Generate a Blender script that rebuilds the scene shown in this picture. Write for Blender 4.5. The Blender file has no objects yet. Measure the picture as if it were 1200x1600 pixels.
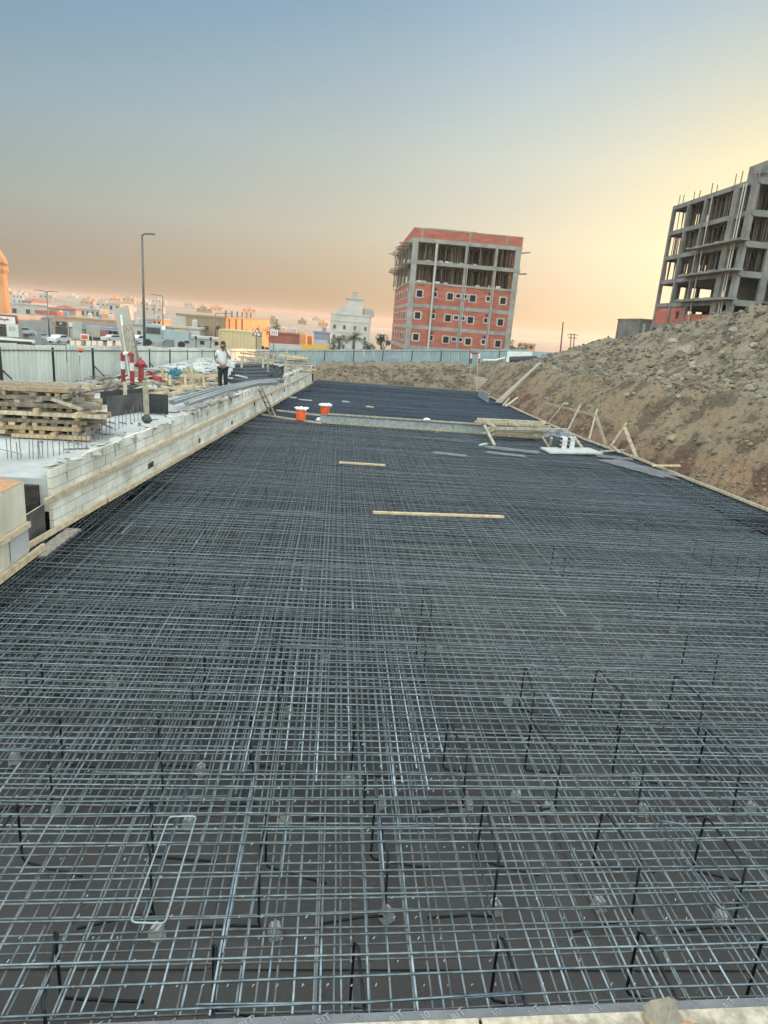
import bpy, math, random
from mathutils import Vector, Matrix, noise
random.seed(7)
R = math.radians
sc = bpy.context.scene
COL = sc.collection

# ------------------------------------------------------------------ camera
EYE = Vector((0, 0, 3.7)); FPX = 1030.0; PITCH = R(15.776); YAW = R(4.922); ROLL = R(4.51)
def _basis():
    fw = Vector((math.sin(YAW), math.cos(YAW), 0)); rt = Vector((math.cos(YAW), -math.sin(YAW), 0)); up = Vector((0, 0, 1))
    f = math.cos(PITCH) * fw - math.sin(PITCH) * up
    u = math.cos(PITCH) * up + math.sin(PITCH) * fw
    return math.cos(ROLL) * rt + math.sin(ROLL) * u, -math.sin(ROLL) * rt + math.cos(ROLL) * u, f
CX_, CY_, CF_ = _basis()
cam = bpy.data.cameras.new('camera'); camo = bpy.data.objects.new('camera', cam); COL.objects.link(camo)
M = Matrix([[CX_[i], CY_[i], -CF_[i]] for i in range(3)]).to_4x4(); M.translation = EYE
camo.matrix_world = M
cam.sensor_fit = 'VERTICAL'; cam.sensor_height = 24; cam.lens = 24 * FPX / 1600; cam.clip_end = 6000; cam.clip_start = .05
sc.camera = camo
# survey helpers: a sight line of the photograph met with a level (z), a frontage (y) or a side plane (x)
def ray(u, v): return CF_ + CX_ * ((u - 600) / FPX) - CY_ * ((v - 800) / FPX)
def UZ(u, v, z=0.0):
    d = ray(u, v); return EYE + d * ((z - EYE.z) / d.z)
def UY(u, v, y):
    d = ray(u, v); return EYE + d * (y / d.y)
def UX(u, v, x):
    d = ray(u, v); return EYE + d * (x / d.x)

# ------------------------------------------------------------------ sky, sun, exposure
SUN_EL, SUN_AZ = 4.0, 38.0
w = bpy.data.worlds.new("World"); sc.world = w; w.use_nodes = True
nt = w.node_tree; bg = nt.nodes['Background']
sky = nt.nodes.new('ShaderNodeTexSky'); sky.sky_type = 'NISHITA'; sky.sun_disc = False
sky.sun_elevation = R(SUN_EL); sky.sun_rotation = R(SUN_AZ); sky.air_density = 1; sky.dust_density = 1; sky.ozone_density = 1
gm = nt.nodes.new('ShaderNodeGamma'); gm.inputs[1].default_value = .41          # dusty evening air evens the sky out
nt.links.new(sky.outputs[0], gm.inputs[0])
_tc = nt.nodes.new('ShaderNodeTexCoord'); _sp = nt.nodes.new('ShaderNodeSeparateXYZ'); nt.links.new(_tc.outputs['Generated'], _sp.inputs[0])
def _ramp(stops):                                                               # by height above the horizon (sine of elevation)
    r_ = nt.nodes.new('ShaderNodeValToRGB'); e_ = r_.color_ramp.elements; e_[0].position, e_[1].position = stops[0][0], stops[-1][0]
    for k_, (p_, c_) in enumerate(stops):
        q_ = e_[0] if k_ == 0 else e_[-1] if k_ == len(stops) - 1 else e_.new(p_); q_.color = (*c_, 1)
    nt.links.new(_sp.outputs['Z'], r_.inputs[0]); return r_
hs = nt.nodes.new('ShaderNodeHueSaturation')
_st = _ramp([(0, (.38,) * 3), (.06, (.42,) * 3), (.2, (.74,) * 3), (.40, (1.0,) * 3), (.6, (.5,) * 3), (.8, (.4,) * 3)])
_m2 = nt.nodes.new('ShaderNodeMath'); _m2.operation = 'MULTIPLY'; _m2.inputs[1].default_value = 2.0
nt.links.new(_st.outputs[0], _m2.inputs[0]); nt.links.new(_m2.outputs[0], hs.inputs['Saturation']); nt.links.new(gm.outputs[0], hs.inputs['Color'])
_tn = _ramp([(0, (.27, .226, .208)), (.06, (.362, .309, .282)), (.12, (.434, .404, .378)), (.22, (.435, .449, .445)), (.32, (.375, .43, .475)), (.40, (.31, .395, .485)), (.55, (.46, .47, .46)), (.8, (.48, .47, .45))])
_vm = nt.nodes.new('ShaderNodeVectorMath'); _vm.operation = 'MULTIPLY'; nt.links.new(hs.outputs[0], _vm.inputs[0]); nt.links.new(_tn.outputs[0], _vm.inputs[1])
_dp = nt.nodes.new('ShaderNodeVectorMath'); _dp.operation = 'DOT_PRODUCT'; nt.links.new(_tc.outputs['Generated'], _dp.inputs[0])   # glow around the low sun
_dp.inputs[1].default_value = (math.sin(R(SUN_AZ)) * math.cos(R(SUN_EL)), math.cos(R(SUN_AZ)) * math.cos(R(SUN_EL)), math.sin(R(SUN_EL)))
_gl = nt.nodes.new('ShaderNodeValToRGB'); _e = _gl.color_ramp.elements; _e[0].position = .12; _e[0].color = (.50, .475, .43, 1); _e[1].position = .95; _e[1].color = (.58, .615, .64, 1); _q0 = _e.new(.37); _q0.color = (.395, .45, .525, 1)
_q = _e.new(.79); _q.color = (.525, .53, .535, 1); nt.links.new(_dp.outputs['Value'], _gl.inputs[0])
_vg = nt.nodes.new('ShaderNodeVectorMath'); _vg.operation = 'MULTIPLY'; nt.links.new(_vm.outputs[0], _vg.inputs[0]); nt.links.new(_gl.outputs[0], _vg.inputs[1])
_vs = nt.nodes.new('ShaderNodeVectorMath'); _vs.operation = 'SCALE'
_mb = nt.nodes.new('ShaderNodeMapRange'); _mb.interpolation_type = 'SMOOTHSTEP'                # unseen sky overhead and behind the camera boosted to fill the shade
for k_, v_ in (('From Min', .74), ('From Max', .30), ('To Min', 4.3), ('To Max', 33)): _mb.inputs[k_].default_value = v_
nt.links.new(_sp.outputs['Y'], _mb.inputs['Value']); nt.links.new(_mb.outputs[0], _vs.inputs['Scale']); nt.links.new(_vg.outputs[0], _vs.inputs[0])
nt.links.new(_vs.outputs[0], bg.inputs[0])
bg.inputs[1].default_value = .1
sun = bpy.data.lights.new('sun', 'SUN'); sun.energy = 2.2; sun.angle = R(.5); sun.color = (1, .44, .16)
suno = bpy.data.objects.new('sun', sun); COL.objects.link(suno)
sd = Vector((math.sin(R(SUN_AZ)) * math.cos(R(SUN_EL)), math.cos(R(SUN_AZ)) * math.cos(R(SUN_EL)), math.sin(R(SUN_EL))))
suno.rotation_euler = sd.to_track_quat('Z', 'Y').to_euler(); suno.location = (30, 30, 40)
sc.view_settings.view_transform = 'Standard'; sc.view_settings.look = 'None'; sc.view_settings.gamma = 1
sc.view_settings.exposure = 1.86

# ------------------------------------------------------------------ materials
def mat(name, c1, c2=None, scale=6, rough=.8, bump=.0, metal=0., var=.25, detail=4, stretch=(1, 1, 1), spec=.5, c3=None, bscale=None, alpha=1, bdist=.02):
    m = bpy.data.materials.new(name); m.use_nodes = True
    n = m.node_tree; b = n.nodes['Principled BSDF']; L = n.links.new
    b.inputs['Roughness'].default_value = rough; b.inputs['Metallic'].default_value = metal
    b.inputs['Specular IOR Level'].default_value = spec
    tc = n.nodes.new('ShaderNodeTexCoord'); mp = n.nodes.new('ShaderNodeMapping'); mp.inputs['Scale'].default_value = stretch
    L(tc.outputs['Object'], mp.inputs[0])
    oi = n.nodes.new('ShaderNodeObjectInfo'); mu = n.nodes.new('ShaderNodeMath'); mu.operation = 'MULTIPLY'; mu.inputs[1].default_value = 57.
    L(oi.outputs['Random'], mu.inputs[0])
    nz = n.nodes.new('ShaderNodeTexNoise'); nz.noise_dimensions = '4D'; nz.inputs['Scale'].default_value = scale; nz.inputs['Detail'].default_value = detail
    nz.inputs['Roughness'].default_value = .6
    L(mp.outputs[0], nz.inputs['Vector']); L(mu.outputs[0], nz.inputs['W'])
    c2 = c2 or tuple(min(1, x * .6) for x in c1)
    rp = n.nodes.new('ShaderNodeValToRGB'); e = rp.color_ramp.elements
    e[0].position = .36; e[0].color = (*c2, 1); e[1].position = .64; e[1].color = (*c1, 1)
    if c3: q = e.new(.5); q.color = (*c3, 1)
    L(nz.outputs['Fac'], rp.inputs[0])
    at = n.nodes.new('ShaderNodeAttribute'); at.attribute_name = 'var'
    ad = n.nodes.new('ShaderNodeMath'); ad.operation = 'ADD'; L(at.outputs['Fac'], ad.inputs[0]); L(oi.outputs['Random'], ad.inputs[1])
    mr = n.nodes.new('ShaderNodeMapRange'); mr.inputs['From Min'].default_value = .2; mr.inputs['From Max'].default_value = 1.8
    mr.inputs['To Min'].default_value = 1 - var; mr.inputs['To Max'].default_value = 1 + var
    L(ad.outputs[0], mr.inputs['Value'])
    vm = n.nodes.new('ShaderNodeVectorMath'); vm.operation = 'SCALE'; L(rp.outputs[0], vm.inputs[0]); L(mr.outputs[0], vm.inputs['Scale'])
    L(vm.outputs[0], b.inputs['Base Color'])
    if bump:
        n2 = n.nodes.new('ShaderNodeTexNoise'); n2.inputs['Scale'].default_value = bscale or scale * 4; n2.inputs['Detail'].default_value = 5
        L(mp.outputs[0], n2.inputs['Vector'])
        bp = n.nodes.new('ShaderNodeBump'); bp.inputs['Strength'].default_value = bump; bp.inputs['Distance'].default_value = bdist
        L(n2.outputs['Fac'], bp.inputs['Height']); L(bp.outputs[0], b.inputs['Normal'])
    if alpha < 1: b.inputs['Alpha'].default_value = alpha
    return m
def emis(name, c, s):
    m = mat(name, c); b = m.node_tree.nodes['Principled BSDF']; b.inputs['Emission Color'].default_value = (*c, 1); b.inputs['Emission Strength'].default_value = s; return m
MT = dict(
 steel_sheen=mat('rebar steel with painted sheen', (.25, .285, .305), (.12, .14, .155), 9, .3, .3, .65, .35, bscale=160, bdist=.003),  # lighter copy: sky sheen on the lengthwise bars put into the colour
 steel_shade=mat('rebar steel with painted shade', (.135, .152, .165), (.066, .076, .085), 9, .42, .3, .6, .35, bscale=160, bdist=.003),  # darker copy: duller reflection of the farther bars painted in
 steel_grazing=mat('rebar steel with painted sky reflection', (.085, .108, .138), (.045, .06, .078), 9, .45, .3, .6, .35, bscale=160, bdist=.003),  # blue-black copy: grazing sky reflection painted into the far bars
 steel=mat('rebar steel', (.17, .20, .215), (.075, .09, .10), 9, .3, .3, .7, .35, bscale=160, bdist=.003),
 steel_low=mat('lower rebar steel', (.235, .245, .24), (.125, .132, .13), 9, .45, .4, .3, .3, bscale=160, bdist=.003),
 rust=mat('rusty bar', (.27, .20, .14), (.13, .11, .09), 14, .7, .5, .2, .2, bscale=160, bdist=.003),
 dark_steel=mat('dark bent bar', (.018, .02, .023), (.01, .011, .013), 9, .5, .3, .4, .2),
 bright_steel=mat('bright bar', (.36, .395, .40), (.25, .28, .285), 20, .4, .2, .4, .1),
 wire=mat('tie wire', (.36, .37, .36), (.2, .2, .2), 20, .4, 0, .5, .1),
 membrane=mat('bitumen membrane', (.040, .038, .037), (.014, .014, .016), 1.1, .85, .5, 0, .1, c3=(.025, .024, .025), bscale=18),
 print=mat('printed lettering', (.11, .11, .11), (.07, .07, .07), 20, .8),
 flap_print=mat('upstand lettering', (.26, .26, .26), (.20, .20, .20), 20, .8),
 flap=mat('membrane upstand', (.17, .165, .165), (.11, .11, .115), 5, .7, .3, 0, .1),
 pine=mat('pine', (.46, .33, .20), (.27, .19, .11), 3, .75, .3, 0, .3, stretch=(6, 6, 1.5)),
 pale_wood=mat('pale weathered wood', (.46, .385, .28), (.24, .195, .14), 4, .8, .3, 0, .25, stretch=(4, 4, 2)),
 grey_wood=mat('grey weathered wood', (.29, .245, .195), (.14, .115, .09), 4, .85, .4, 0, .35, stretch=(4, 4, 2)),
 yellow_wood=mat('new timber', (.60, .455, .28), (.40, .29, .17), 4, .7, .2, 0, .15, stretch=(3, 3, 3)),
 ply=mat('film faced plywood', (.10, .085, .075), (.04, .036, .034), 2.5, .55, .2, 0, .2),
 ply_dark=mat('black formwork panel', (.032, .034, .035), (.014, .015, .016), 3, .55, .2, 0, .2),
 concrete=mat('concrete', (.44, .42, .38), (.33, .315, .285), 1.2, .9, .4, 0, .12, bscale=20),
 slab=mat('pale concrete slab', (.50, .49, .47), (.29, .27, .24), .7, .85, .4, 0, .08, c3=(.40, .385, .36), bscale=14),
 block=mat('concrete block', (.74, .665, .54), (.47, .41, .32), 1.3, .95, .7, 0, .14, bscale=60),
 mortar=mat('mortar', (.25, .225, .185), (.16, .145, .12), 5, .95, .6),
 cast=mat('board cast concrete', (.60, .52, .38), (.42, .36, .26), 2, .85, .3, 0, .05, bscale=14, stretch=(1, 1, .4)),
 dark=mat('dark slot', (.03, .028, .027), (.015, .015, .016), 4, .9),
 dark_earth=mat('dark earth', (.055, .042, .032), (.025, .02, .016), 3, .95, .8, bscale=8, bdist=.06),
 soil=mat('orange sand', (.50, .27, .14), (.40, .20, .10), 8, .95, .6, 0, .1, bscale=30),
 rock_tan=mat('tan gravel', (.26, .205, .145), (.15, .115, .08), 2.5, .95, .8, 0, .5, bscale=9, bdist=.05),
 rockm=mat('stone', (.235, .195, .145), (.12, .10, .075), 2.5, .95, .8, 0, .6, bscale=9, bdist=.05),
 rock_pale=mat('pale stone', (.29, .25, .195), (.19, .16, .12), 9, .95, .8, 0, .2, bscale=25),
 sheet=mat('fence sheet', (.56, .56, .485), (.47, .475, .415), .8, .5, 0, .15, .08),
 sheet_blue=mat('blue sheet and skylight tint', (.28, .35, .37), (.23, .295, .315), .8, .5, 0, .15, .1),
 post=mat('dark steel post', (.06, .05, .048), (.035, .03, .03), 6, .6, 0, .3),
 rail=mat('brown rail', (.17, .12, .09), (.11, .08, .065), 6, .6),
 red=mat('red paint', (.27, .028, .025), (.19, .02, .018), 6, .5),
 white=mat('white paint', (.62, .61, .58), (.5, .49, .47), 5, .6),
 orange=mat('orange plastic', (.75, .12, .03), (.62, .09, .025), 5, .45),
 foam=mat('white foam', (.8, .78, .76), (.62, .6, .58), 30, .9, .8, 0, .05, bscale=50),
 teal=mat('teal tarpaulin', (.03, .19, .22), (.015, .10, .13), 8, .6, .8, 0, .2, bscale=14, bdist=.05),
 tarp=mat('black tarpaulin', (.035, .037, .042), (.018, .02, .024), 5, .5, .6, 0, .2, bscale=10),
 pipe=mat('grey bar bundle', (.36, .36, .35), (.24, .24, .235), 5, .5, .2, .2, .15, stretch=(8, 8, 1)),
 galv=mat('galvanised mesh', (.33, .355, .36), (.22, .24, .245), 8, .45, .3, .4, .1),
 board=mat('white board', (.58, .57, .55), (.45, .44, .42), 3, .5),
 plastic=mat('clear plastic film', (.36, .37, .385), (.24, .25, .265), 4, .25, .6, 0, .1, bscale=8, bdist=.05, alpha=.5),
 brick=mat('red hollow brick', (.39, .12, .08), (.23, .085, .062), .9, .9, .4, 0, .12, c3=(.32, .095, .065), bscale=6, stretch=(1, 1, 2.6)),
 bconc=mat('building concrete', (.27, .255, .235), (.17, .165, .155), .7, .9, .3, 0, .15, bscale=5),
 gconc=mat('grey frame concrete', (.185, .18, .17), (.10, .10, .097), .6, .9, .3, 0, .12, bscale=5),
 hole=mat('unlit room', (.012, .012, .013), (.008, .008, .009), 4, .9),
 prop=mat('formwork prop', (.15, .115, .09), (.075, .06, .05), 5, .7, 0, .1, .4),
 cream=mat('cream render', (.36, .32, .265), (.28, .25, .21), .4, .85, .2, 0, .08),
 wwall=mat('white render', (.44, .425, .395), (.35, .335, .31), .3, .85, .1, 0, .06),
 trim=mat('grey trim', (.40, .37, .33), (.32, .295, .265), .5, .8),
 glass=mat('dark glass', (.06, .065, .07), (.03, .033, .036), 1, .12, 0, 0, .3),
 tanw=mat('tan render', (.26, .185, .11), (.21, .15, .09), .3, .85, .1, 0, .1),
 orangew=mat('orange and sun painted render', (.55, .25, .10), (.46, .20, .08), .4, .85, 0, 0, .08),
 redw=mat('dull red wall', (.33, .12, .09), (.25, .09, .07), .5, .85, 0, 0, .1),
 shop=mat('sandy shopfront', (.40, .26, .17), (.33, .21, .14), .5, .8, 0, 0, .1),
 blue_grey=mat('blue grey cladding', (.22, .25, .32), (.16, .185, .24), .5, .6, 0, 0, .1),
 roof=mat('tiled roof', (.33, .115, .085), (.25, .085, .065), 2, .8, 0, 0, .1),
 yellow=mat('yellow panel', (.66, .36, .04), (.56, .29, .03), .6, .6),
 blackp=mat('black paint', (.02, .02, .022), (.012, .012, .014), 3, .4),
 tyre=mat('tyre rubber', (.02, .02, .02), (.014, .014, .014), 6, .8),
 carw=mat('white car paint', (.52, .52, .51), (.48, .48, .47), 2, .3),
 carg=mat('silver car paint', (.42, .44, .45), (.36, .38, .39), 2, .3, 0, .3),
 lampm=mat('lamp post steel', (.11, .10, .10), (.075, .07, .07), 2, .5, 0, .3),
 ccream=mat('cream painted container', (.47, .37, .21), (.40, .31, .18), .4, .7, .1, 0, .05),
 leaf=mat('palm leaf', (.15, .155, .10), (.085, .09, .06), 3, .7, 0, 0, .5),
 leafd=mat('dark leaf', (.065, .085, .035), (.03, .045, .018), 3, .7, 0, 0, .5),
 bark=mat('bark', (.16, .12, .085), (.09, .07, .05), 8, .9, .5),
 skin=mat('brown skin', (.20, .105, .065), (.17, .085, .05), 6, .6),
 shirt=mat('white shirt', (.62, .62, .63), (.52, .52, .54), 5, .8, .2, bscale=12),
 trouser=mat('black trousers', (.016, .016, .018), (.010, .010, .012), 5, .85),
 hair=mat('black hair', (.012, .011, .010), (.008, .008, .008), 20, .7),
 sack=mat('white woven sack', (.62, .60, .55), (.48, .46, .41), 6, .85, .5, bscale=12),
 asphalt=mat('asphalt', (.075, .072, .07), (.055, .053, .052), .4, .9, .2, bscale=30),
 barrier=mat('pale jersey barrier', (.62, .50, .40), (.52, .41, .33), 2, .8),
)

# ------------------------------------------------------------------ mesh builder
ORG = {}
class MB:
    def __init__(s): s.v = []; s.f = []; s.a = []
    def add(s, vs, fs, var=None):
        o = len(s.v); s.v += [Vector(p) for p in vs]; a = random.random() if var is None else var
        for f in fs: s.f.append(tuple(i + o for i in f)); s.a.append(a)
        return s
    def hexa(s, p, var=None):
        return s.add(p, [(3, 2, 1, 0), (4, 5, 6, 7), (0, 1, 5, 4), (1, 2, 6, 5), (2, 3, 7, 6), (3, 0, 4, 7)], var)
    def box(s, c, d, rz=0, var=None, m=None):
        c = Vector(c); h = [x / 2 for x in d]; q = m or Matrix.Rotation(rz, 3, 'Z')
        p = [c + q @ Vector((sx * h[0], sy * h[1], sz * h[2])) for sz in (-1, 1) for sx, sy in ((-1, -1), (1, -1), (1, 1), (-1, 1))]
        return s.hexa(p, var)
    def aabb(s, a, b, var=None):
        return s.box([(x + y) / 2 for x, y in zip(a, b)], [abs(y - x) for x, y in zip(a, b)], 0, var)
    def bar(s, p0, p1, wd, ht, up=(0, 0, 1), var=None):
        p0, p1 = Vector(p0), Vector(p1); d = (p1 - p0).normalized(); u = Vector(up)
        if abs(d.dot(u)) > .99: u = Vector((1, 0, 0))
        x = d.cross(u).normalized() * wd / 2; y = x.cross(d).normalized() * ht / 2
        return s.hexa([p0 - x - y, p0 + x - y, p0 + x + y, p0 - x + y, p1 - x - y, p1 + x - y, p1 + x + y, p1 - x + y], var)
    def tube(s, pts, r, n=6, var=None):
        pts = [Vector(p) for p in pts]; k = len(pts); rs = r if isinstance(r, (list, tuple)) else [r] * k
        vs = []; ref = None
        for i, p in enumerate(pts):
            d = (pts[min(i + 1, k - 1)] - pts[max(i - 1, 0)]).normalized()
            if ref is None: ref = Vector((0, 0, 1)) if abs(d.z) < .9 else Vector((1, 0, 0))
            x = d.cross(ref).normalized(); y = d.cross(x).normalized(); ref = -y if abs(d.dot(-y)) < .9 else ref
            ref = x.cross(d)
            for j in range(n):
                t = 2 * math.pi * j / n; vs.append(p + (x * math.cos(t) + y * math.sin(t)) * rs[i])
        fs = [(i * n + j, i * n + (j + 1) % n, (i + 1) * n + (j + 1) % n, (i + 1) * n + j) for i in range(k - 1) for j in range(n)]
        fs += [tuple(range(n))[::-1], tuple((k - 1) * n + j for j in range(n))]
        return s.add(vs, fs, var)
    def lathe(s, c, prof, n=14, var=None):
        c = Vector(c); vs = []; k = len(prof)
        for r, z in prof:
            for j in range(n): vs.append(c + Vector((r * math.cos(2 * math.pi * j / n), r * math.sin(2 * math.pi * j / n), z)))
        fs = [(i * n + j, i * n + (j + 1) % n, (i + 1) * n + (j + 1) % n, (i + 1) * n + j) for i in range(k - 1) for j in range(n)]
        fs += [tuple(range(n))[::-1], tuple((k - 1) * n + j for j in range(n))]
        return s.add(vs, fs, var)
    def prism(s, poly, ext, var=None):
        n = len(poly); e = Vector(ext); p = [Vector(q) for q in poly]
        return s.add(p + [q + e for q in p], [tuple(range(n))[::-1], tuple(range(n, 2 * n))] + [(i, (i + 1) % n, n + (i + 1) % n, n + i) for i in range(n)], var)
    def rock(s, c, r, var=None, flat=.7):
        c = Vector(c); q = Matrix.Rotation(random.uniform(0, 6.3), 3, 'Z') @ Matrix.Rotation(random.uniform(-.5, .5), 3, 'X')
        sx, sy, sz = r * random.uniform(.7, 1.3), r * random.uniform(.6, 1.1), r * flat * random.uniform(.6, 1.1)
        vs = []
        for t, pr in ((-.95, .35), (-.3, 1), (.45, .85), (1, .3)):
            for j in range(6):
                a = j * math.pi / 3 + random.uniform(-.25, .25); k = pr * random.uniform(.75, 1.1)
                vs.append(c + q @ Vector((sx * k * math.cos(a), sy * k * math.sin(a), sz * t * random.uniform(.85, 1.1))))
        fs = [(i * 6 + j, i * 6 + (j + 1) % 6, i * 6 + 6 + (j + 1) % 6, i * 6 + 6 + j) for i in range(3) for j in range(6)]
        fs += [(5, 4, 3, 2, 1, 0), tuple(range(18, 24))]
        return s.add(vs, fs, var)
    def build(s, name, m, parent=None, origin=None, smooth=False):
        if parent is not None: o = ORG[parent.name]
        elif origin is not None: o = Vector(origin)
        else:
            xs = [[p[i] for p in s.v] for i in range(3)]
            o = Vector(((min(xs[0]) + max(xs[0])) / 2, (min(xs[1]) + max(xs[1])) / 2, min(xs[2])))
        me = bpy.data.meshes.new(name); me.from_pydata([p - o for p in s.v], [], s.f)
        at = me.attributes.new('var', 'FLOAT', 'FACE'); at.data.foreach_set('value', s.a)
        if smooth: me.polygons.foreach_set('use_smooth', [True] * len(me.polygons))
        me.materials.append(MT[m] if isinstance(m, str) else m); me.update()
        ob = bpy.data.objects.new(name, me); COL.objects.link(ob)
        if parent is not None: ob.parent = parent
        else: ob.location = o
        ORG[ob.name] = o
        return ob
def tag(o, label=None, cat=None, group=None, kind=None):
    if label: o['label'] = label
    if cat: o['category'] = cat
    if group: o['group'] = group
    if kind: o['kind'] = kind
    return o
def thing(name, label, cat, loc, group=None):
    o = bpy.data.objects.new(name, None); COL.objects.link(o); o.location = loc; o.empty_display_size = .2
    ORG[o.name] = Vector(loc); return tag(o, label, cat, group)
def dup(o, loc, rz=0, label=None, parent=None):
    c = o.copy(); COL.objects.link(c)
    if parent is not None: c.parent = parent
    else:
        c.location = loc; c.rotation_euler = (0, 0, rz)
        if label: c['label'] = label
    for ch in list(o.children): dup(ch, None, 0, None, c)
    return c
def rnd(a, b): return random.uniform(a, b)
# ------------------------------------------------------------------ terrain
def sm(a, b, x):
    t = max(0, min(1, (x - a) / (b - a))); return t * t * (3 - 2 * t)
def lerp(a, b, t): return a + (b - a) * t
WX0, WY0, WK = -4.5, 10.7, .1006                 # block wall line
def wall_x(y): return WX0 + WK * (y - WY0)
RE = [(2.0, 12.6), (10, 11.2), (14.9, 10.71), (21.2, 10.17), (25.3, 9.62), (33, 9.35), (43.1, 9.13), (80, 9.0)]
def edge_x(y):
    if y <= RE[0][0]: return RE[0][1]
    for (a, xa), (b, xb) in zip(RE, RE[1:]):
        if y <= b: return lerp(xa, xb, (y - a) / (b - a))
    return RE[-1][1]
MAT_Y0, MAT_Y1, PIT = 2.70, 43.0, -.66
def plain(x, y):
    r = math.hypot(x, y); k = min(1, 330 / max(r, 1)); X, Y = x * k, y * k
    z = .95 + .045 * X - .027 * Y
    if r > 380 and x < 60:                                     # the town climbs a far low hill
        z += 21 * sm(380, 900, r) * sm(60, -120, x) * (.8 + .35 * noise.noise(Vector((x * .006, y * .006, 0))))
    return z
def near(x, y):
    return .62 + .075 * x
def outer(x, y):
    t = sm(50, 66, y); a = near(x, y)
    if x < wall_x(y) + 1 and y < 42: a = lerp(.78, plain(x, y), sm(20, 60, y)) if y > 20 else .78
    return lerp(a, plain(x, y) if y > 50 else a, t)
def n3(x, y, s, o=0): return noise.noise(Vector((x * s, y * s, o)))
def mound(x, y):
    s = x - edge_x(y)
    base = outer(x, y)
    if s < -.2: return None
    zs = lerp(2.45, 1.75, sm(22, 42, y)) - .25 * sm(14, 4, y)
    zs = lerp(zs, base, sm(43, 58, y))
    wv = .35 * n3(x, y, .35, 3)
    zb = lerp(-.62 if s < .3 else -.25, zs, max(0, min(1, (s - .45) / 2.3)) ** .85) + wv * sm(.3, 1.2, s) * .5
    zc = max(2.2, min(8.2, 6.5 + (28 - y) * .11))
    zc = lerp(zc, base, sm(52, 72, y))
    cx = 20.6
    sc_ = 5.2
    if s > sc_:
        t = max(0, min(1, (x - edge_x(y) - sc_) / (cx - edge_x(y) - sc_)))
        zb = lerp(zb, zc, .25 * t + .75 * t ** 1.5) if zc > zb else lerp(zb, zc, t)
        if x > cx: zb = lerp(zc, max(zc - 1.2, base) + .02 * (x - cx), sm(cx, cx + 9, x))
        if x > 34: zb = lerp(zb, base, sm(34, 44, x))
    r = sm(.3, 1.5, s)
    zb += r * (.26 * n3(x, y, .7, 1) + .17 * n3(x, y, 1.9, 2) - .13 * abs(n3(x, y, 3.1, 7)) + .10 * n3(x, y, 4.4, 5) + .06 * n3(x, y, 9, 12) + .22 * n3(x, y, .28, 8) * sm(3, 6, s))
    return zb
def earth(x, y):
    if y < MAT_Y0 - .25: return lerp(-.05, -.4, sm(MAT_Y0, MAT_Y0 - 2.2, y)) + .02 * n3(x, y, 3)
    if x > edge_x(y) + .06 : 
        z = mound(x, y)
        return z
    if y > MAT_Y1 + .12:                                      # cut bank at the far end of the pit
        top = outer(x, y); t = max(0, min(1, (y - MAT_Y1 - .15) / 2.3))
        z = lerp(-.2, top + .1 * n3(x, y, .8, 4), t ** .75) + .3 * n3(x, y, 1.1, 6) * sm(0, .4, t) + .2 * n3(x, y, 2.6, 9) * sm(0, .2, t) + .09 * n3(x, y, 7, 19)
        # blend to the corner heap
        if x > 6.5: z = lerp(z, max(z, mound(9.3 + (x - 6.5) * .5, y) or z), sm(6.5, 9.1, x) * sm(43.3, 45, y))
        return z
    return PIT - .16
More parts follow.
